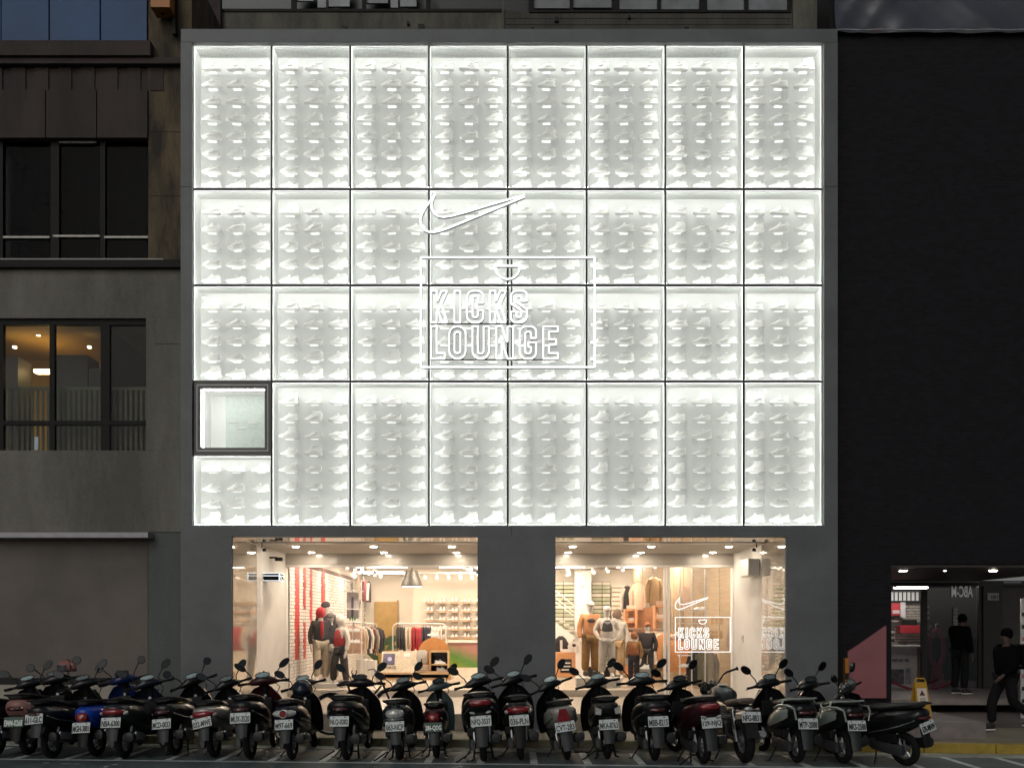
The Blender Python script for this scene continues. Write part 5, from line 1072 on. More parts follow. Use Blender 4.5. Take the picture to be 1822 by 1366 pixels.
for i, (px, py, y, m, n) in enumerate(((1122, 1104.6, 8.2, C_WHT, 'white'), (1124, 1082.6, 8.2, C_CREAM, 'cream'), (1178, 1099.6, 6.5, C_WHT, 'off white'), (1178, 1075.6, 6.5, C_PINKB, 'pink beige'))):
    o = thing('folded_cloth', '%s folded stack of cloth on the orange box shelving' % n, 'cloth', at(px, py, y)); 
    for j in range(3): g = MB(); g.box(-.11, .11, 0, .2, j * .03 + .001, j * .03 + .028, .008); g.build('cloth_fold', m, o)
rr_ = thing('wall_rail', 'long rail of clothes along the wooden wall', 'clothes rail', (X(1160, 6.4), 6.4, Z(1119, 6.4))); g = MB(); g.tube([at(1108, 1119, 6.2) - rr_.location, at(1190, 1120, 5.8) - rr_.location], .014, 6); g.build('rail_tube', M_ALU, rr_); g = MB(); g.tube([at(1190, 1134, 5.75) - rr_.location, at(1230, 1136, 5.1) - rr_.location], .014, 6); g.build('rail_tube', M_ALU, rr_)
# shelving behind the glass pane with the small neon sign
fx = thing('white_frame_shelving', 'slim white framed shelving behind the small neon sign', 'shelf unit', at(1232, 1230, 4.6))
for px in (1210, 1231, 1255): pbox(fx, 'post', M_WHITE, px - 1, px + 1, 1012, 1235, 4.6, .03)
for (a, b, c) in ((1210, 1255, 1084), (1210, 1255, 1108), (1196, 1231, 1130), (1210, 1231, 1165), (1210, 1231, 1185)): pbox(fx, 'shelf', M_WHITE, a, b, c, c + 1.5, 4.6, .3)
pbox(fx, 'tall_card', C_PINKB, 1214, 1228, 1044, 1083, 4.75, .02)
for i, (px, py) in enumerate(((1240, 1083.6), (1249, 1083.6), (1204, 1129.6), (1217, 1129.6), (1216, 1184.6), (1225, 1184.6))):
    o = tag(link('display_shoe', SHOP_SHOES[i % 5], None, at(px, py, 4.75), (0, 0, R(-15))), '%s pale shoe %s on the slim shelving behind the small neon sign' % (('left', 'right')[i % 2], ('on the top shelf', 'on the middle shelf', 'on the bottom shelf')[i // 2]), 'shoe'); o.scale = (.42,) * 3
for (px, m, n) in ((1236, C_CHAR, 'charcoal'), (1246, C_OLIVE, 'olive'), (1264, C_STONE, 'stone')): hang_front('%s trousers hung low behind the small neon sign' % n, px, 1158, 4.9, .1, .75, m, 10)
ht_ = thing('shoe_display_tiles', 'row of small shoe tiles on the wood wall behind the neon lettering', 'display', at(1275, 1115, 5.2))
for i in range(3):
    for j in range(2): pbox(ht_, 'tile', M_WOOD, 1264 + i * 8, 1270 + i * 8, 1096 + j * 26, 1110 + j * 26, 5.0, .04)
# low display at the left of the right window
ld = thing('orange_display_table', 'orange wood display table with folded items beside the staircase', 'table', at(1008, 1203, 6.6)); pbox(ld, 'table_body', M_OWOOD, 990, 1024, 1160, 1204, 6.6, .5); pbox(ld, 'dark_shelf', C_BLK, 997, 1017, 1172, 1196, 6.58, .01)
for i in range(3): pbox(ld, 'drawer_line', M_WHITE, 999, 1015, 1178 + i * 6, 1180 + i * 6, 6.56, .01)
pbox(ld, 'white_box', M_WHITE, 998, 1016, 1155, 1159.8, 6.7, .3)
kb = thing('dark_jacket_bust', 'dark jacket on a short stand by the staircase', 'garment', at(998, 1160, 7.2)); g = MB(); g.loft_z([(0, 0, 0, .2, .12), (.2, 0, 0, .2, .13), (.34, 0, 0, .12, .1), (.4, 0, 0, .05, .05)], 14, 2.4); g.build('jacket', C_BLK, kb, True); g = MB(); g.box(-.03, .03, -.14, -.13, .05, .3); g.build('zip', M_WHITE, kb)
wb = thing('white_bag', 'white bag with black emblem on the table by the staircase', 'bag', at(1021, 1160, 6.9)); g = MB(); g.loft_z([(0, 0, 0, .13, .08), (.15, 0, 0, .15, .1), (.26, 0, 0, .1, .06)], 14, 2.4); g.build('bag_body', C_WHT, wb, True); g = MB(); g.ell((0, -.09, .17), (.05, .02, .04), 10, 6); g.build('emblem', C_BLK, wb, True)
for i, (px, h_) in enumerate(((1055, .2), (1086, .2))): 
    o = thing('black_crate', '%s black block on the floor behind the mannequins' % ('first', 'second')[i], 'crate', at(px, 1201, 5.9)); pbox(o, 'block', C_BLK, px - 9, px + 9, 1186, 1204, 5.9, .3)
rb_ = thing('fitting_box', 'clear pale box with shoes beside the child mannequins', 'box', at(1145, 1205, 4.9)); pbox(rb_, 'box_body', pm('smoky_box', (.3, .28, .25), .25), 1134, 1158, 1190, 1206, 4.9, .3); o = link('shoe', SHOP_SHOES[1], rb_, at(1147, 1189.6, 5.0) - rb_.location, (0, 0, R(20))); o.scale = (.7,) * 3

# ================================================================== SCOOTERS
PAINT = {}
def paint(name, col, rough=0.28, metal=0.0):
    return pm('paint_' + name, col, rough, metal, 0.06, 9, coat=0.2, spec=0.3)
P_BLACK = paint('black', (.006, .006, .007)); P_GREY = paint('dark_grey', (.022, .024, .026)); P_SILVER = paint('silver', (.34, .33, .31), .32, .5)
P_MINT = paint('mint_silver', (.3, .35, .32), .3, .35); P_PINK = paint('dusty_pink', (.26, .13, .115), .4); P_BLUE = paint('blue', (.01, .05, .36)); P_WINE = paint('wine', (.03, .005, .007))
P_NAVY = paint('navy', (.006, .008, .018)); P_TEAL = paint('teal_grey', (.06, .085, .085), .35)
def sheet(g, fn, nu, nv, th):
    """curved panel of thickness th (along y) from fn(u, v)"""
    A = [[Vector(fn(-1 + 2 * i / nu, j / nv)) for i in range(nu + 1)] for j in range(nv + 1)]
    vs = [p for r in A for p in r]; k = len(vs); vs = vs + [p + Vector((0, th, 0)) for p in vs]; fs = []; w = nu + 1
    for j in range(nv):
        for i in range(nu):
            q = j * w + i; fs += [(q, q + 1, q + w + 1, q + w), (k + q, k + q + w, k + q + w + 1, k + q + 1)]
    for i in range(nu): fs += [(i, k + i, k + i + 1, i + 1), (nv * w + i, nv * w + i + 1, k + nv * w + i + 1, k + nv * w + i)]
    for j in range(nv): fs += [(j * w, (j + 1) * w, k + (j + 1) * w, k + j * w), (j * w + nu, k + j * w + nu, k + (j + 1) * w + nu, (j + 1) * w + nu)]
    g.add(vs, fs)
def wheel(rt, y, r, w, M=None, spokes=5, rimmat=None):
    g = MB(); g.M = M; g.torus((0, y, r), r - w, w, 'X', 30, 10, 0.92); t = g.build('wheel', M_RUBBER, rt, True)
    g = MB(); g.M = M; g.torus((0, y, r), r - 1.75 * w, w * .34, 'X', 26, 8, 1.5); g.build('rim', rimmat or M_ALU, t, True)
    for k in range(spokes):
        a = 2 * math.pi * k / spokes + .3
        g = MB(); g.M = M; g.tube([(0, y, r), (0, y + (r - 1.75 * w) * math.cos(a), r + (r - 1.75 * w) * math.sin(a))], [.022, .014], 6); g.build('spoke', rimmat or M_ALU, t)
    g = MB(); g.M = M; g.disc((0, y, r), .055, 'X', .05, 14); g.build('hub', M_ALU, t)
    return t
def mirrors(rt, S, hz=1.02, y0=.93, shape=0, hx=.15, out=.31, up=.23, sides=(-1, 1), body=None, turn=(0, 0)):
    for sd in sides:
        g = MB(); g.M = S
        g.tube([(sd * hx, y0, hz), (sd * (hx + .02), y0 + .02, hz + up * .35), (sd * (hx + .07), y0 + .02, hz + up * .62), (sd * (out - .055), y0, hz + up * .83)], [.009, .008, .008, .011], 7)
        m = g.build('mirror', M_BLACK, rt, True)
        ax, az = ((.088, .055), (.062, .062), (.095, .048))[shape]
        tl = Matrix.Rotation(R(-38 * sd if shape != 1 else 0), 3, 'Y') @ Matrix.Rotation(R(turn[0 if sd < 0 else 1]), 3, 'Z')
        c = (sd * out, y0, hz + up)
        g = MB(); g.M = S; g.ell(c, (ax, .024, az), 16, 8, tl); g.build('mirror_shell', body or M_BLACK, m, True)
        g = MB(); g.M = S
        pts = [Vector(c) + tl @ Vector((ax * .9 * math.cos(t), -.0262, az * .88 * math.sin(t))) for t in [2 * math.pi * k / 18 for k in range(18)]]
        bk = [p + tl @ Vector((0, .016, 0)) for p in pts]
        g.ring_loft([bk, pts]); g.build('mirror_face', M_MIRROR, m)
def plate(rt, text, loc, tilt=12, roll=0, green=False, w=.26, h=.14):
    pl = link('licence_plate', None, rt, loc, (R(-tilt), R(roll), 0))
    g = MB(); g.box(-w / 2, w / 2, -.004, .004, -h / 2, h / 2, .003); g.build('plate_sheet', M_PGREEN if green else M_PLATE, pl)
    lettering(text, M_PTEXTW if green else M_PTEXT, pl, (0, -.007, -h * .1), w * .92, h * .6, name='plate_text')
    if not green:
        for sx in (-.3, .3):
            g = MB(); g.box(sx * w - .012, sx * w + .012, -.007, -.0045, h * .34, h * .42); g.build('plate_bolt', M_PTEXT, pl)
    return pl
def scooter(label, px, py, text, yaw=0, lean=4, steer=26, col=P_BLACK, col2=None, k=1.0, lamp='wide', green=False, mshape=0, flap=M_FLAP, rack=None, pz=.57, proll=0, dash=M_DASH, cowl=None, side=True, center=False, seatc=None, tail=0.0, shield=1.0, scale=1.0, mirr=(-1, 1), fs=1.0, flen=.22, turn=(0, 0), box=False):
    D = CAM_Z * F_PX / (py - HOR); y = D - CAM_D
    rt = thing('scooter', label, 'scooter', (X(px, y), y, 0.004), (0, R(-lean), R(-yaw)), 'scooters parked in a row along the kerb')
    q_ = random.Random(px); rt.scale = (scale * q_.uniform(.93, 1.08), scale * q_.uniform(.94, 1.05), scale * q_.uniform(.95, 1.05))
    dash = q_.choice((M_DASH, M_DASH, M_DASH2, M_DASH3)); col2 = col2 or col; cowl = cowl or col; T = tail
    # wheels
    ax = Vector((0, math.sin(R(-25)), math.cos(R(-25)))); pv = Vector((0, .98, .8))
    S = Matrix.Translation(pv) @ Matrix.Rotation(R(steer), 4, ax) @ Matrix.Translation(-pv)
    wheel(rt, 0, .235, .052); wheel(rt, 1.26, .225, .046, S)
    # rear body
    g = MB(); g.loft_y([(-.37, 0, .73 + T, .06 * k, .035), (-.335, 0, .71 + T, .12 * k, .085), (-.26, 0, .68 + T, .165 * k, .125), (-.12, 0, .645 + T * .8, .195 * k, .165), (.1, 0, .6 + T * .5, .205 * k, .19), (.32, 0, .54, .195 * k, .2), (.52, 0, .47, .17 * k, .18), (.66, 0, .42, .13 * k, .12)], 18, 2.6)
    body = g.build('rear_body', col, rt, True)
    for sd in (-1, 1):   # side panels standing proud of the body
        g = MB(); g.loft_y([(-.3, sd * .12 * k, .69 + T, .02, .03), (-.15, sd * .175 * k, .66 + T * .8, .026, .075), (.1, sd * .19 * k, .61 + T * .5, .03, .095), (.35, sd * .185 * k, .54, .026, .075), (.5, sd * .16 * k, .5, .015, .02)], 10, 2.2); g.build('side_panel', col2, body, True)
        g = MB(); g.tube([(sd * .135 * k, -.31, .655 + T), (sd * .2 * k, -.12, .575 + T * .8), (sd * .212 * k, .12, .52), (sd * .19 * k, .4, .45)], .007, 6); g.build('trim_line', M_BLACK if col2 is not P_BLACK else M_ALU, body, True)
    # seat
    g = MB(); z0 = .805 + T * .8
    g.loft_y([(-.32, 0, z0 + .03, .07 * k, .015), (-.26, 0, z0 + .03, .125 * k, .04), (-.1, 0, z0 + .022, .15 * k, .055), (.1, 0, z0 - .01, .152 * k, .058), (.25, 0, z0 - .03, .145 * k, .052), (.45, 0, z0 - .045, .115 * k, .05), (.6, 0, z0 - .06, .07 * k, .03)], 16, 2.8)
    g.build('seat', seatc or M_SEAT, rt, True)
    rm = rack or M_BLACK; rr = .013 if rack else .012
    g = MB(); g.tube([(-.16 * k, .12, z0 - .01), (-.18 * k, -.1, z0 + .035), (-.15 * k, -.3, z0 + .06), (-.09 * k, -.39, z0 + .065), (.09 * k, -.39, z0 + .065), (.15 * k, -.3, z0 + .06), (.18 * k, -.1, z0 + .035), (.16 * k, .12, z0 - .01)], rr, 8); gr = g.build('grab_rail', rm, rt, True)
    if rack:
        for sd in (-1, 1):
            g = MB(); g.tube([(sd * .19 * k, .2, z0 - .09), (sd * .215 * k, -.05, z0 - .03), (sd * .2 * k, -.3, z0 - .02), (sd * .165 * k, -.4, z0 - .06), (sd * .15 * k, -.41, z0 - .2)], rr * 1.1, 8); g.build('rail_loop', rm, gr, True)
            g = MB(); g.tube([(sd * .18 * k, -.1, z0 + .035), (sd * .21 * k, -.1, z0 - .028)], rr, 6); g.build('rail_post', rm, gr, True)
    # tail lamp styles
    zl = .7 + T
    if lamp == 'wide':
        g = MB(); g.loft_y([(-.398, 0, zl - .005, .06 * k, .022), (-.375, 0, zl - .005, .115 * k, .045), (-.3, 0, zl - .01, .16 * k, .06), (-.2, 0, zl - .015, .175 * k, .045)], 16, 2.4); l = g.build('tail_light', M_RED, rt, True)
        for sd in (-1, 1): g = MB(); g.ell((sd * .155 * k, -.28, zl - .03), (.035, .06, .03), 10, 6); g.build('turn_signal', M_CLEAR, l, True)
    elif lamp == 'eye':
        g = MB(); g.ell((0, -.34, zl - .01), (.165 * k, .06, .06), 18, 8); l = g.build('tail_light', M_CLEAR, rt, True)
        g = MB(); g.disc((0, -.405, zl - .01), .05, 'Y', .012); g.build('brake_lens', M_RED, l, True); g = MB(); g.M = Matrix.Translation((0, -.415, zl - .01)) @ Matrix.Rotation(R(90), 4, 'Z'); g.torus((0, 0, 0), .052, .008, 'X', 20, 6); g.build('chrome_ring', M_CHROME, l, True)
    elif lamp == 'clear':
        g = MB(); g.ell((0, -.33, zl - .03), (.135 * k, .075, .085), 18, 8); l = g.build('tail_light', M_CLEAR, rt, True)
        g = MB(); g.tube([(-.12 * k, -.36, zl - .1), (0, -.4, zl - .115), (.12 * k, -.36, zl - .1)], .012, 6); g.build('chrome_strip', M_CHROME, l, True)
        for sd in (-1, 1): g = MB(); g.ell((sd * .06, -.37, zl + .085), (.035, .03, .018), 10, 6, Matrix.Rotation(R(25 * sd), 3, 'Y')); g.build('vent', M_BLACK, l, True)
    elif lamp == 'tri':
        g = MB(); g.prism([(-.045, zl + .07), (.045, zl + .07), (.085, zl - .075), (.07, zl - .1), (-.07, zl - .1), (-.085, zl - .075)], -.415, -.3); l = g.build('tail_light', M_RED, rt)
        g = MB(); g.tube([(-.06, -.418, zl - .01), (0, -.42, zl - .018), (.06, -.418, zl - .01)], .005, 6); g.build('lens_line', M_RED, l)
        for sd in (-1, 1): g = MB(); g.ell((sd * .13 * k, -.3, zl + .02), (.03, .05, .02), 10, 6, Matrix.Rotation(R(40 * sd), 3, 'Y')); g.build('turn_signal', M_AMBER, l, True)
    elif lamp == 'twin':
        l = link('tail_light', None, rt)
        for sd in (-1, 1): g = MB(); g.prism([(sd * .085, zl + .01), (sd * .17, zl + .045), (sd * .175, zl - .055), (sd * .1, zl - .065)], -.385, -.26); g.build('lens', M_CLEAR, l)
    elif lamp == 'top':
        g = MB(); g.loft_y([(-.40, 0, zl + .03, .07, .02), (-.37, 0, zl + .025, .115 * k, .045), (-.3, 0, zl + .02, .13 * k, .05)], 14, 3); l = g.build('tail_light', M_RED, rt, True)
        for sd in (-1, 1): g = MB(); g.ell((sd * .1, -.39, zl - .1), (.04, .03, .018), 10, 6, Matrix.Rotation(R(-12 * sd), 3, 'Y')); g.build('turn_signal', M_CLEAR, l, True)
    elif lamp == 'low':
        g = MB(); g.loft_y([(-.40, 0, zl - .03, .045, .035), (-.375, 0, zl - .03, .085, .06), (-.3, 0, zl - .02, .1, .07)], 14, 2.6); l = g.build('tail_light', M_RED, rt, True)
    elif lamp == 'none':
        g = MB(); g.loft_y([(-.395, 0, zl - .02, .05, .018), (-.37, 0, zl - .02, .1, .03), (-.32, 0, zl - .02, .12, .03)], 14, 3); g.build('tail_light', pm('smoked_red_lens', (.05, .008, .01), .15, coat=.5), rt, True)
    # rear mudguard, plate and bracket
    g = MB(); sheet(g, lambda u, v: (u * (.085 - .02 * v), -.36 - .04 * v + .02 * u * u, pz - .02 - (flen + .02) * v), 6, 5, .012); mg = g.build('mudguard', flap, rt, True)
    g = MB(); g.box(-.05, .05, -.375, -.345, pz - .03, pz + .1, .008); g.build('plate_bracket', M_BLACK, mg)
    if text: plate(rt, text, (0, -.392, pz), 14, proll, green)
    # engine, muffler, shocks, air box
    g = MB(); g.loft_y([(-.09, -.13, .24, .03, .07), (0, -.135, .24, .045, .085), (.25, -.13, .27, .05, .09), (.42, -.12, .3, .05, .1), (.5, -.1, .3, .03, .06)], 12, 3); en = g.build('engine_case', pm('engine_metal', (.05, .052, .055), .45, .5, .15, 12), rt, True)
    g = MB(); g.box(-.19, -.08, -.02, .32, .34, .46, .02); g.build('air_box', M_BLACK, en)
    g = MB(); g.tube([(.1, .5, .2), (.15, .3, .22), (.165, .18, .26)], .018, 8); g.loft_y([(.2, .17, .27, .045, .05), (.12, .175, .28, .068, .072), (-.2, .18, .32, .072, .078), (-.27, .18, .33, .06, .065), (-.275, .18, .33, .02, .02)], 14, 2.3); mu = g.build('muffler', pm('muffler_black', (.018, .018, .02), .35, .3), rt, True)
    g = MB(); g.loft_y([(.1, .235, .3, .018, .05), (-.18, .24, .34, .02, .058), (-.2, .235, .34, .01, .03)], 10, 2.5); g.build('heat_shield', M_ALU, mu, True)
    for sd in (-1, 1): g = MB(); g.tube([(sd * .1, -.04, .26), (sd * .105, .03, .52)], .02, 8); g.build('shock_absorber', M_ALU, rt, True)
    # floor board, leg shield, front apron
    g = MB(); g.box(-.16, .16, .56, 1.0, .27, .33, .02); g.build('floorboard', M_BLACK, rt)
    h_ = shield
    g = MB(); sheet(g, lambda u, v: (u * (.17 + .1 * math.sin(math.pi * min(1, .25 + v * .62)) * h_ - .07 * max(0, v - .8) * 5), 1.03 - .1 * v - .1 * u * u + .1 * (1 - v) * (1 - v), .29 + .67 * v - .05 * u * u * v), 12, 12, .035); ls = g.build('leg_shield', cowl, rt, True)
    g = MB(); g.loft_z([(.4, 0, 1.13, .1, .05), (.55, 0, 1.16, .15, .07), (.75, 0, 1.1, .15, .08), (.92, 0, 1.02, .09, .06)], 14, 2.4); g.build('front_apron', cowl, ls, True)
    g = MB(); g.box(-.11, .11, .88, .93, .55, .78, .02); g.build('glove_box', M_BLACK, ls)
    g = MB(); g.disc((.02, .868, .80), .022, 'Y', .01); g.build('key_switch', M_CHROME, ls)
    # fork and front fender (turn with the bars)
    for sd in (-1, 1): g = MB(); g.M = S; g.tube([(sd * .07, 1.26, .225), (sd * .06, 1.12, .55)], .02, 8); g.build('fork', M_ALU, rt, True)
    g = MB(); g.M = S
    rings = []
    for q in range(10):
        a = R(10 + 17 * q); c, d = math.cos(a), math.sin(a)
        rings.append([(u * .075, 1.26 - (.265 - .03 * u * u) * c, .225 + (.265 - .03 * u * u) * d) for u in (-1, -.6, 0, .6, 1)] + [(u * .07, 1.26 - .235 * c, .225 + .235 * d) for u in (1, 0, -1)])
    g.ring_loft(rings); g.build('front_fender', cowl, rt, True)
    # handlebar head
    g = MB(); g.M = S; g.loft_z([(.78, 0, .99, .05, .05), (.9, 0, .95, .052, .05), (1.0, 0, .92, .08, .06)], 12, 2.5); g.build('steering_neck', M_BLACK, rt, True)
    hc = cowl if cowl is not P_MINT else P_BLACK
    g = MB(); g.M = S; g.loft_x([(-.2, .9, 1.0, .02, .022), (-.17, .9, 1.005, .045, .04), (-.1, .905, 1.02, .085, .065), (0, .91, 1.03, .105, .08), (.1, .905, 1.02, .085, .065), (.17, .9, 1.005, .045, .04), (.2, .9, 1.0, .02, .022)], 16, 2.4); hd = g.build('handlebar_cowl', hc, rt, True)
    g = MB(); g.M = S @ Matrix.Translation((0, .838, 1.108)) @ Matrix.Rotation(R(-48), 4, 'X'); n = 20
    rings = [[(.098 * math.cos(2 * math.pi * j / n), d, .05 * math.sin(2 * math.pi * j / n)) for j in range(n)] for d in (.03, -.004)]; g.ring_loft(rings); g.build('dash', dash, hd, True)
    g = MB(); g.M = S @ Matrix.Translation((0, .838, 1.108)) @ Matrix.Rotation(R(-48), 4, 'X'); g.tube([(.102 * math.cos(2 * math.pi * j / n), -.004, .054 * math.sin(2 * math.pi * j / n)) for j in range(n)], .006, 6, True); g.build('dash_bezel', M_BLACK, hd, True)
    for sd in (-1, 1):
        g = MB(); g.M = S; g.tube([(sd * .16, .9, 1.0), (sd * .235, .885, 1.0), (sd * .24, .884, 1.0), (sd * .35, .862, 1.0), (sd * .36, .86, 1.0)], [.013, .013, .018, .018, .02], 10); gp = g.build('grip', M_RUBBER, rt, True)
        g = MB(); g.M = S; g.box(sd * .2 - .025, sd * .2 + .025, .87, .92, .98, 1.02, .006); g.build('switch_box', M_BLACK, gp)
        g = MB(); g.M = S; g.tube([(sd * .2, .935, .99), (sd * .26, .935, .985), (sd * .355, .915, .975)], [.008, .007, .009], 6); g.build('brake_lever', M_ALU, gp, True)
    g = MB(); g.M = S; g.tube([(.15, .96, .98), (.2, 1.04, .9), (.12, 1.1, .78), (.03, 1.08, .65)], .006, 6); g.build('brake_cable', M_BLACK, rt, True)
    mirrors(rt, S, shape=mshape, sides=mirr, turn=turn)
    # stands
    if side: g = MB(); g.tube([(-.1, .38, .24), (-.17, .34, .12), (-.26, .3, .012 - math.sin(R(lean)) * .0)], [.012, .011, .01], 7); g.box(-.3, -.24, .27, .33, .002, .014); g.build('side_stand', M_BLACK, rt)
    if center: 
        g = MB(); g.tube([(-.1, .22, .22), (-.13, .12, .02), (-.16, .06, .015)], .013, 7); g.tube([(.1, .22, .22), (.13, .12, .02), (.16, .06, .015)], .013, 7); g.tube([(-.12, .16, .1), (.12, .16, .1)], .01, 6); g.build('center_stand', M_BLACK, rt)
    g = MB(); g.tube([(-.16, -.05, .14), (-.34, -.1, .03), (-.36, -.09, .03)], [.012, .01, .012], 7)
    if center: g.build('kick_pedal', M_BLACK, rt)
    return rt
L0 = 'scooter with white plate '
scooter('black scooter cut by the picture edge beside the pink scooter', -8, 1346, None, 4, 3, 24, P_BLACK, lamp='none', mshape=0)
scooter('dusty pink scooter with dark green plate EMM-0268', 52, 1343, 'EMM-0268', 2, 2, 20, P_PINK, k=1.05, lamp='none', green=True, mshape=1, pz=.5, cowl=P_BLACK, flap=M_BLACK)
s611 = scooter('black scooter with white plate 611-GLC and a short grey mudguard', 94, 1349, '611-GLC', 8, 3, 28, P_BLACK, lamp='none', proll=-3, pz=.6, mshape=0, tail=-.02)
scooter('bright blue scooter with red tail lamp and plate MGH-3801', 173, 1346, 'MGH-3801', 4, 3, 22, P_BLUE, k=.95, lamp='low', pz=.44, tail=-.09, mshape=1, flap=M_BLACK, cowl=paint('deep_blue', (.006, .014, .07)))
scooter('grey scooter with big red tail lamp and plate NBA-6300', 222, 1349, 'NBA-6300', 3, 2, 30, P_GREY, lamp='wide', pz=.55, mshape=0, cowl=P_NAVY)
scooter('black rounded scooter with yellow bow sticker and plate MCD-0033', 313, 1344, 'MCD-0033', 2, 5, 36, P_BLACK, k=1.12, lamp='none', pz=.5, mshape=1, tail=-.02, center=True)
scooter('silver grey scooter with dark red tail lamp and plate 032-MWE', 383, 1347, '032-MWE', 1, 6, 30, P_SILVER, lamp='wide', proll=-8, pz=.55, tail=-.03, cowl=P_BLACK)
scooter('black scooter with phone holder and plate MUX-3520', 446, 1350, 'MUX-3520', 0, 3, 8, P_BLACK, k=1.05, lamp='none', pz=.6, tail=.03, mshape=2, cowl=P_WINE)
sM97 = scooter('dark scooter carrying a helmet with round eye tail lamp and plate M97-669', 521, 1351, 'M97-669', 0, 3, 26, P_NAVY, k=1.05, lamp='eye', pz=.54, cowl=P_BLACK)
scooter('large black scooter with straight bars and plate NLQ-0282', 618, 1352, 'NLQ-0282', 4, 1, 2, P_BLACK, k=1.2, lamp='none', pz=.58, tail=.06, shield=1.35, center=True)
scooter('grey scooter with clear tail lamp and plate 063-NCP', 712, 1352, '063-NCP', 0, 3, 24, P_GREY, k=1.0, lamp='clear', pz=.53, tail=.03, center=True, cowl=P_BLACK)
scooter('small dark red scooter with dark green plate 286-QDG', 777, 1348, '286-QDG', 0, 2, 22, P_WINE, col2=P_BLACK, k=.85, lamp='low', green=True, pz=.5, tail=-.03, shield=.7, center=True, cowl=P_TEAL, scale=.95)
scooter('black sporty scooter with high red lamp and plate NFQ-3537', 861, 1354, 'NFQ-3537', -2, 4, 20, P_BLACK, k=1.12, lamp='top', pz=.58, tail=.09, flen=.3, center=True)
scooter('black scooter with smoked round tail and plate 036-PLN', 927, 1351, '036-PLN', -2, 4, 22, P_BLACK, k=1.0, lamp='wide', pz=.56, flap=M_BLACK, flen=.32)
scooter('leaning silver scooter with red wedge tail lamp and plate CVT-283', 1010, 1351, 'CVT-283', -3, 9, 26, P_SILVER, k=1.02, lamp='tri', pz=.52, col2=P_SILVER, cowl=P_BLACK, flap=M_FLAP, flen=.3)
scooter('black scooter with twin clear tail lamps and plate MKA-8763', 1081, 1350, 'MKA-8763', -1, 3, 20, P_BLACK, k=1.02, lamp='twin', pz=.52, tail=.02, center=True)
scooter('wide black scooter with straight bars and plate MBB-8215', 1165, 1353, 'MBB-8215', -2, 2, 4, P_BLACK, k=1.2, lamp='none', pz=.56, tail=.03, shield=1.2, flen=.3)
scooter('dark wine scooter with twin clear signals and plate 129-NJQ', 1252, 1358, '129-NJQ', -9, 3, 18, P_WINE, k=1.05, lamp='top', pz=.59, tail=.07, cowl=P_BLACK, flen=.33, center=True)
scooter('mint silver scooter with chrome rear rack and plate MTP-2088 beside the motorcycle', 1418, 1357, 'MTP-2088', -9, 2, 14, P_BLACK, col2=P_MINT, k=1.1, lamp='none', pz=.56, tail=.02, rack=P_MINT, cowl=P_BLACK, proll=3, flen=.3)
scooter('mint silver scooter with chrome rear rack and plate MKS-2588 by the pink panel', 1500, 1358, 'MKS-2588', -9, 2, 14, P_BLACK, col2=P_MINT, k=1.1, lamp='none', pz=.56, tail=.02, rack=P_MINT, cowl=P_BLACK, proll=3, flen=.3)
scooter('black scooter turned sideways at the end of the row with plate 678-MNW', 1612, 1362, '678-MNW', -26, 6, 20, P_BLACK, k=1.05, lamp='none', pz=.58, proll=-9, tail=.02, flap=M_BLACK)
# phone holder, bow sticker and toy on bars
def attach(name, label, cat, px, py, y): return thing(name, label, cat, at(px, py, y))
ph = attach('phone_holder', 'small grey phone holder on the bars of scooter MUX-3520', 'phone holder', 467, 1206, -1.95)
g = MB(); g.M = Matrix.Rotation(R(-35), 4, 'Y') @ Matrix.Rotation(R(-30), 4, 'X'); g.box(-.04, .04, -.012, .012, -.07, .07, .008); g.build('cradle', P_TEAL, ph)
for sx, sz in ((-.045, .08), (.02, .1)): g = MB(); g.ell((sx, 0, sz), (.014, .014, .014), 8, 5); g.build('clamp_ball', M_BLACK, ph, True)
g = MB(); g.tube([(.02, .02, -.05), (.05, .05, -.13)], .012, 6); g.build('stalk', M_BLACK, ph)
bw2 = attach('bow_sticker', 'small yellow bow on the seat of scooter MCD-0033', 'ornament', 318, 1249.5, -2.62)
for sd in (-1, 1): g = MB(); g.ell((sd * .035, 0, .004), (.035, .02, .012), 8, 5); g.build('bow_loop', pm('bow_yellow', (.5, .38, .05), .5), bw2, True)
g = MB(); g.ell((0, 0, .004), (.012, .014, .014), 8, 5); g.build('knot', MATS['bow_yellow'], bw2, True)
for (px, lab) in ((630, 'black phone clamp with two prongs on the bars of scooter NLQ-0282'), (1132, 'small black phone clamp on the bars of scooter MBB-8215')):
    pc = attach('phone_clamp', lab, 'phone holder', px, 1205, -1.95)
    g = MB(); g.box(-.035, .035, -.012, .012, 0, .05, .006); g.build('clamp_body', M_BLACK, pc)
    for sd in (-1, 1): g = MB(); g.tube([(sd * .015, 0, .05), (sd * .04, 0, .075), (sd * .028, 0, .11)], .008, 6); g.build('prong', M_BLACK, pc, True)
    g = MB(); g.tube([(0, 0, .02), (0, .03, -.07)], .012, 6); g.build('stalk', M_BLACK, pc)
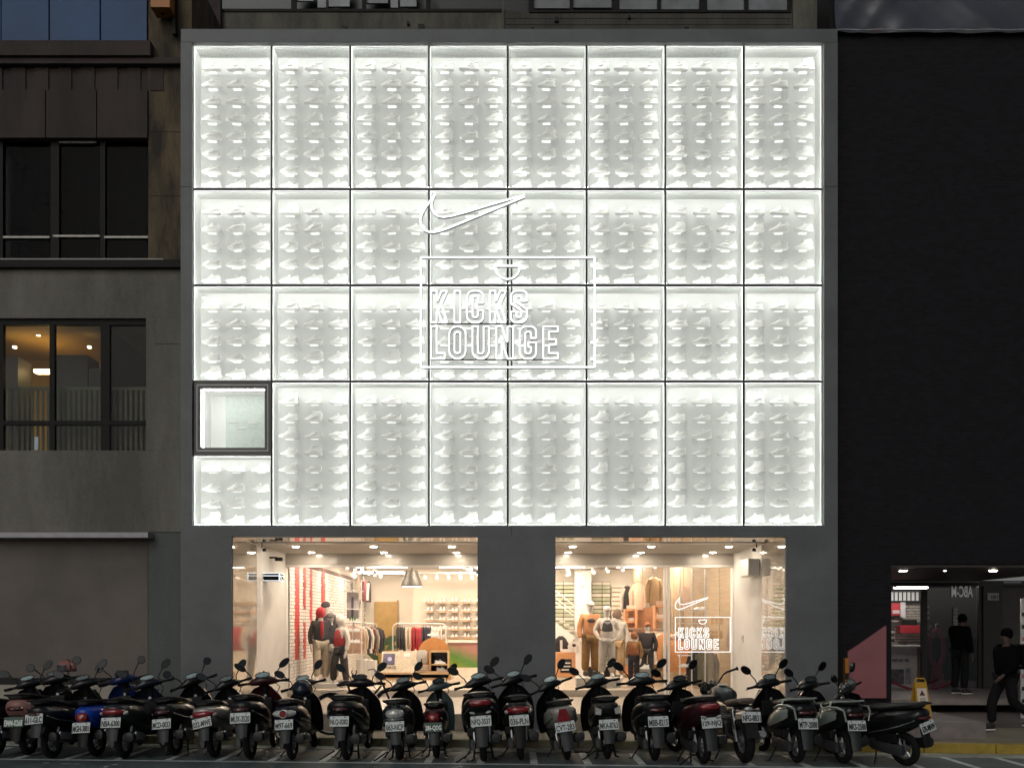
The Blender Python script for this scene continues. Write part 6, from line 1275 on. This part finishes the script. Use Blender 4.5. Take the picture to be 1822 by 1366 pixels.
# helmets
def helmet(label, px, py, y, mat, r, rz, vis):
    h = thing('helmet', label, 'helmet', at(px, py, y), (R(vis[0]), 0, R(rz)))
    g = MB(); vs = []; nu, nv = 22, 12
    for i in range(nv + 1):
        t = math.pi * .62 * i / nv
        for j in range(nu):
            a = 2 * math.pi * j / nu; vs.append((r * math.sin(t) * math.cos(a), r * 1.15 * math.sin(t) * math.sin(a), r * math.cos(t)))
    fs = [(i * nu + j, (i + 1) * nu + j, (i + 1) * nu + (j + 1) % nu, i * nu + (j + 1) % nu) for i in range(nv) for j in range(nu)]
    g.add(vs, fs); g.build('shell', mat, h, True)
    g = MB(); g.tube([(r * .945 * math.cos(2 * math.pi * j / 24), r * 1.09 * math.sin(2 * math.pi * j / 24), -r * .38) for j in range(24)], .012, 6, True); g.build('edge_trim', M_BLACK, h, True)
    g = MB(); g.tube([(r * 1.01 * math.sin(t), 0, r * 1.01 * math.cos(t)) for t in [R(-100 + 20 * k) for k in range(11)]], .008, 6); g.build('shell_stripe', M_BLACK, h, True)
    g = MB(); sheet(g, lambda u, v: (r * 1.04 * math.sin(R(62 * u)), -r * 1.17 * math.cos(R(62 * u)), r * (.35 - .75 * v)), 10, 4, .004); g.build('visor', pm('smoked_visor', (.05, .05, .055), .08, 0, .1, 5, coat=.6), h, True)
    g = MB(); g.ell((0, 0, -r * .2), (r * .88, r * 1.0, r * .3), 14, 6); g.build('lining', M_BLACK, h, True)
    return h
helmet('glossy dusty pink helmet hung on the bars between scooters 611-GLC and EMM-0268', 119, 1187, -1.55, paint('helmet_pink', (.24, .1, .095), .22), .125, -40, (0, 0))
helmet('dark open face helmet resting on the seat of scooter M97-669', 538, 1226, -2.45, P_NAVY, .14, 180, (-18, 0))

# ---- naked motorcycle
def motorcycle(px, py):
    D = CAM_Z * F_PX / (py - HOR); y = D - CAM_D
    rt = thing('motorcycle', 'black naked motorcycle with brown seat, fat tyres and plate NFG-8831', 'motorcycle', (X(px, y), y, .004), (0, R(-4), R(7)))
    ax = Vector((0, math.sin(R(-25)), math.cos(R(-25)))); pv = Vector((0, 1.05, .8)); S = Matrix.Translation(pv) @ Matrix.Rotation(R(30), 4, ax) @ Matrix.Translation(-pv)
    wheel(rt, 0, .30, .075, None, 6); wheel(rt, 1.33, .30, .062, S, 6)
    g = MB(); g.loft_y([(.42, 0, .82, .08, .06), (.52, 0, .87, .14, .1), (.72, 0, .9, .155, .12), (.92, 0, .89, .13, .1), (1.0, 0, .87, .06, .05)], 16, 2.3); tk = g.build('fuel_tank', paint('tank_green_black', (.02, .026, .024)), rt, True)
    g = MB(); g.box(-.05, .05, .62, .8, 1.018, 1.024); g.build('tank_badge', M_PLATE, tk)
    g = MB(); g.loft_y([(-.22, 0, .84, .1, .02), (-.17, 0, .85, .125, .045), (0, 0, .83, .135, .05), (.25, 0, .8, .12, .05), (.45, 0, .79, .09, .04)], 16, 3); g.build('seat', pm('brown_seat', (.05, .03, .022), .45, bump=.15), rt, True)
    g = MB(); g.loft_y([(-.24, 0, .765, .06, .02), (-.18, 0, .77, .1, .035), (.1, 0, .74, .1, .05), (.35, 0, .7, .09, .06)], 14, 2.6); g.build('tail_cowl', P_BLACK, rt, True)
    g = MB(); g.ell((0, -.25, .755), (.06, .035, .03), 14, 7); g.build('tail_light', M_CLEAR, rt, True)
    for sd in (-1, 1): g = MB(); g.tube([(sd * .05, -.22, .74), (sd * .12, -.23, .74)], .008, 6); g.ell((sd * .14, -.23, .74), (.03, .025, .022), 10, 6); g.build('turn_signal', M_AMBER, rt, True)
    g = MB(); g.box(-.055, .055, -.32, -.29, .45, .73, .01); g.build('plate_bracket', M_BLACK, rt)
    g = MB(); sheet(g, lambda u, v: (u * .085, -.33 - .04 * v, .58 - .2 * v), 5, 4, .01); g.build('mudguard', M_BLACK, rt, True)
    plate(rt, 'NFG-8831', (0, -.345, .655), 16, 4)
    g = MB(); g.box(-.13, .13, .38, .78, .28, .56, .05); en = g.build('engine_block', pm('engine_dark', (.03, .03, .032), .4, .6, .2, 14), rt)
    for q in range(6): g = MB(); g.box(-.12, .12, .6, .82, .56 + q * .03, .575 + q * .03, .004); g.build('cooling_fin', M_ALU, en)
    g = MB(); g.tube([(.1, .8, .5), (.14, .7, .3), (.17, .3, .26), (.19, .1, .32), (.2, -.2, .4)], [.022, .022, .024, .05, .05], 10); g.build('exhaust', M_ALU, rt, True)
    for sd in (-1, 1):
        g = MB(); g.tube([(sd * .11, -.02, .3), (sd * .1, .1, .74)], .024, 8); g.build('shock_absorber', M_CHROME, rt, True)
        g = MB(); g.tube([(sd * .09, 0, .3), (sd * .09, .42, .36)], .022, 8); g.build('swing_arm', M_BLACK, rt, True)
        g = MB(); g.M = S; g.tube([(sd * .09, 1.33, .3), (sd * .085, 1.06, .93)], .026, 8); g.build('fork', M_ALU, rt, True)
        g = MB(); g.M = S; g.tube([(0, 1.02, .98), (sd * .07, 1.0, 1.0), (sd * .2, .97, 1.1), (sd * .26, .95, 1.115), (sd * .39, .88, 1.12), (sd * .40, .876, 1.12), (sd * .41, .873, 1.12)], [.013, .013, .013, .017, .018, .03, .03], 10); hb = g.build('handlebar', M_BLACK, rt, True)
        g = MB(); g.M = S; g.tube([(sd * .24, 1.0, 1.1), (sd * .37, .95, 1.1)], .008, 6); g.build('brake_lever', M_ALU, hb, True)
        g = MB(); g.M = S; g.tube([(sd * .22, .98, 1.1), (sd * .16, 1.1, .98), (sd * .06, 1.12, .85)], .006, 6); g.build('brake_cable', M_BLACK, hb, True)
    g = MB(); g.M = S; g.ell((0, 1.2, .93), (.09, .09, .09), 16, 8); hl = g.build('headlight', M_BLACK, rt, True)
    g = MB(); g.M = S @ Matrix.Translation((0, 1.03, 1.03)) @ Matrix.Rotation(R(-50), 4, 'X'); g.disc((0, 0, 0), .05, 'Y', .02); g.build('gauge', M_CHROME, hl, True)
    g = MB(); g.M = S; g.tube([(0, 1.02, .98), (0, 1.12, .8)], .03, 8); g.build('steering_neck', M_BLACK, rt, True)
    g = MB(); g.tube([(0, 1.08, .8), (0, .75, .78), (0, .2, .7), (0, -.1, .74)], .025, 8); g.tube([(0, 1.08, .75), (0, .8, .3), (0, .4, .27), (0, .3, .7)], .022, 8); g.build('frame', M_BLACK, rt, True)
    g = MB(); g.tube([(-.1, .5, .28), (-.2, .46, .13), (-.28, .42, .012)], .012, 6); g.build('side_stand', M_BLACK, rt)
motorcycle(1326, 1357)

# ---- bicycle on the pavement between two scooters
def bicycle(px, y):
    rt = thing('bicycle', 'black bicycle standing on the pavement behind scooters M97-669 and NLQ-0282', 'bicycle', (X(px, y), y, .1), (R(4), 0, R(-70)))
    for yy in (0, 1.02):
        g = MB(); g.torus((0, yy, .33), .315, .018, 'X', 32, 8); w = g.build('wheel', M_RUBBER, rt, True)
        g = MB(); g.torus((0, yy, .33), .292, .009, 'X', 32, 6); g.build('rim', M_ALU, w, True)
        g = MB()
        for q in range(16): a = 2 * math.pi * q / 16; g.tube([(0, yy, .33), (0, yy + .29 * math.cos(a), .33 + .29 * math.sin(a))], .0016, 4)
        tag(g.build('spokes', M_ALU, w), kind='stuff')
        g = MB(); g.tube([(0, yy + .345 * math.cos(a), .33 + .345 * math.sin(a)) for a in [R(10 + 16 * k) for k in range(10)]], .014, 6); g.build('fender', M_BLACK, rt, True)
    g = MB()
    for a, b in (((0, 0, .33), (0, .42, .3)), ((0, .42, .3), (0, .3, .78)), ((0, 0, .33), (0, .32, .68)), ((0, .42, .3), (0, .85, .72)), ((0, .33, .68), (0, .84, .78)), ((0, .84, .84), (0, 1.02, .33))): g.tube([a, b], .017, 8)
    g.build('frame', M_BLACK, rt, True)
    g = MB(); g.loft_y([(.16, 0, .83, .08, .02), (.25, 0, .835, .07, .03), (.42, 0, .83, .02, .015)], 12, 2.3); g.build('saddle', M_SEAT, rt, True)
    g = MB(); g.tube([(0, .29, .78), (0, .285, .82)], .014, 6); g.build('seat_post', M_ALU, rt, True)
    g = MB(); g.tube([(-.27, .7, .98), (-.2, .78, .99), (0, .82, .96), (.2, .78, .99), (.27, .7, .98)], .012, 8); g.build('handlebar', M_ALU, rt, True)
    g = MB(); g.tube([(0, .83, .82), (0, .82, .96)], .014, 6); g.build('stem', M_ALU, rt, True)
    g = MB(); g.box(-.06, .06, -.15, .22, .7, .715, .004); g.build('carrier', M_ALU, rt)
    g = MB(); g.disc((.03, .42, .3), .085, 'X', .004, 20); g.tube([(.05, .42, .3), (.05, .46, .15)], .009, 6); g.tube([(.05, .46, .15), (.14, .46, .15)], .012, 6); g.build('crank', M_ALU, rt)
bicycle(592, -.75)
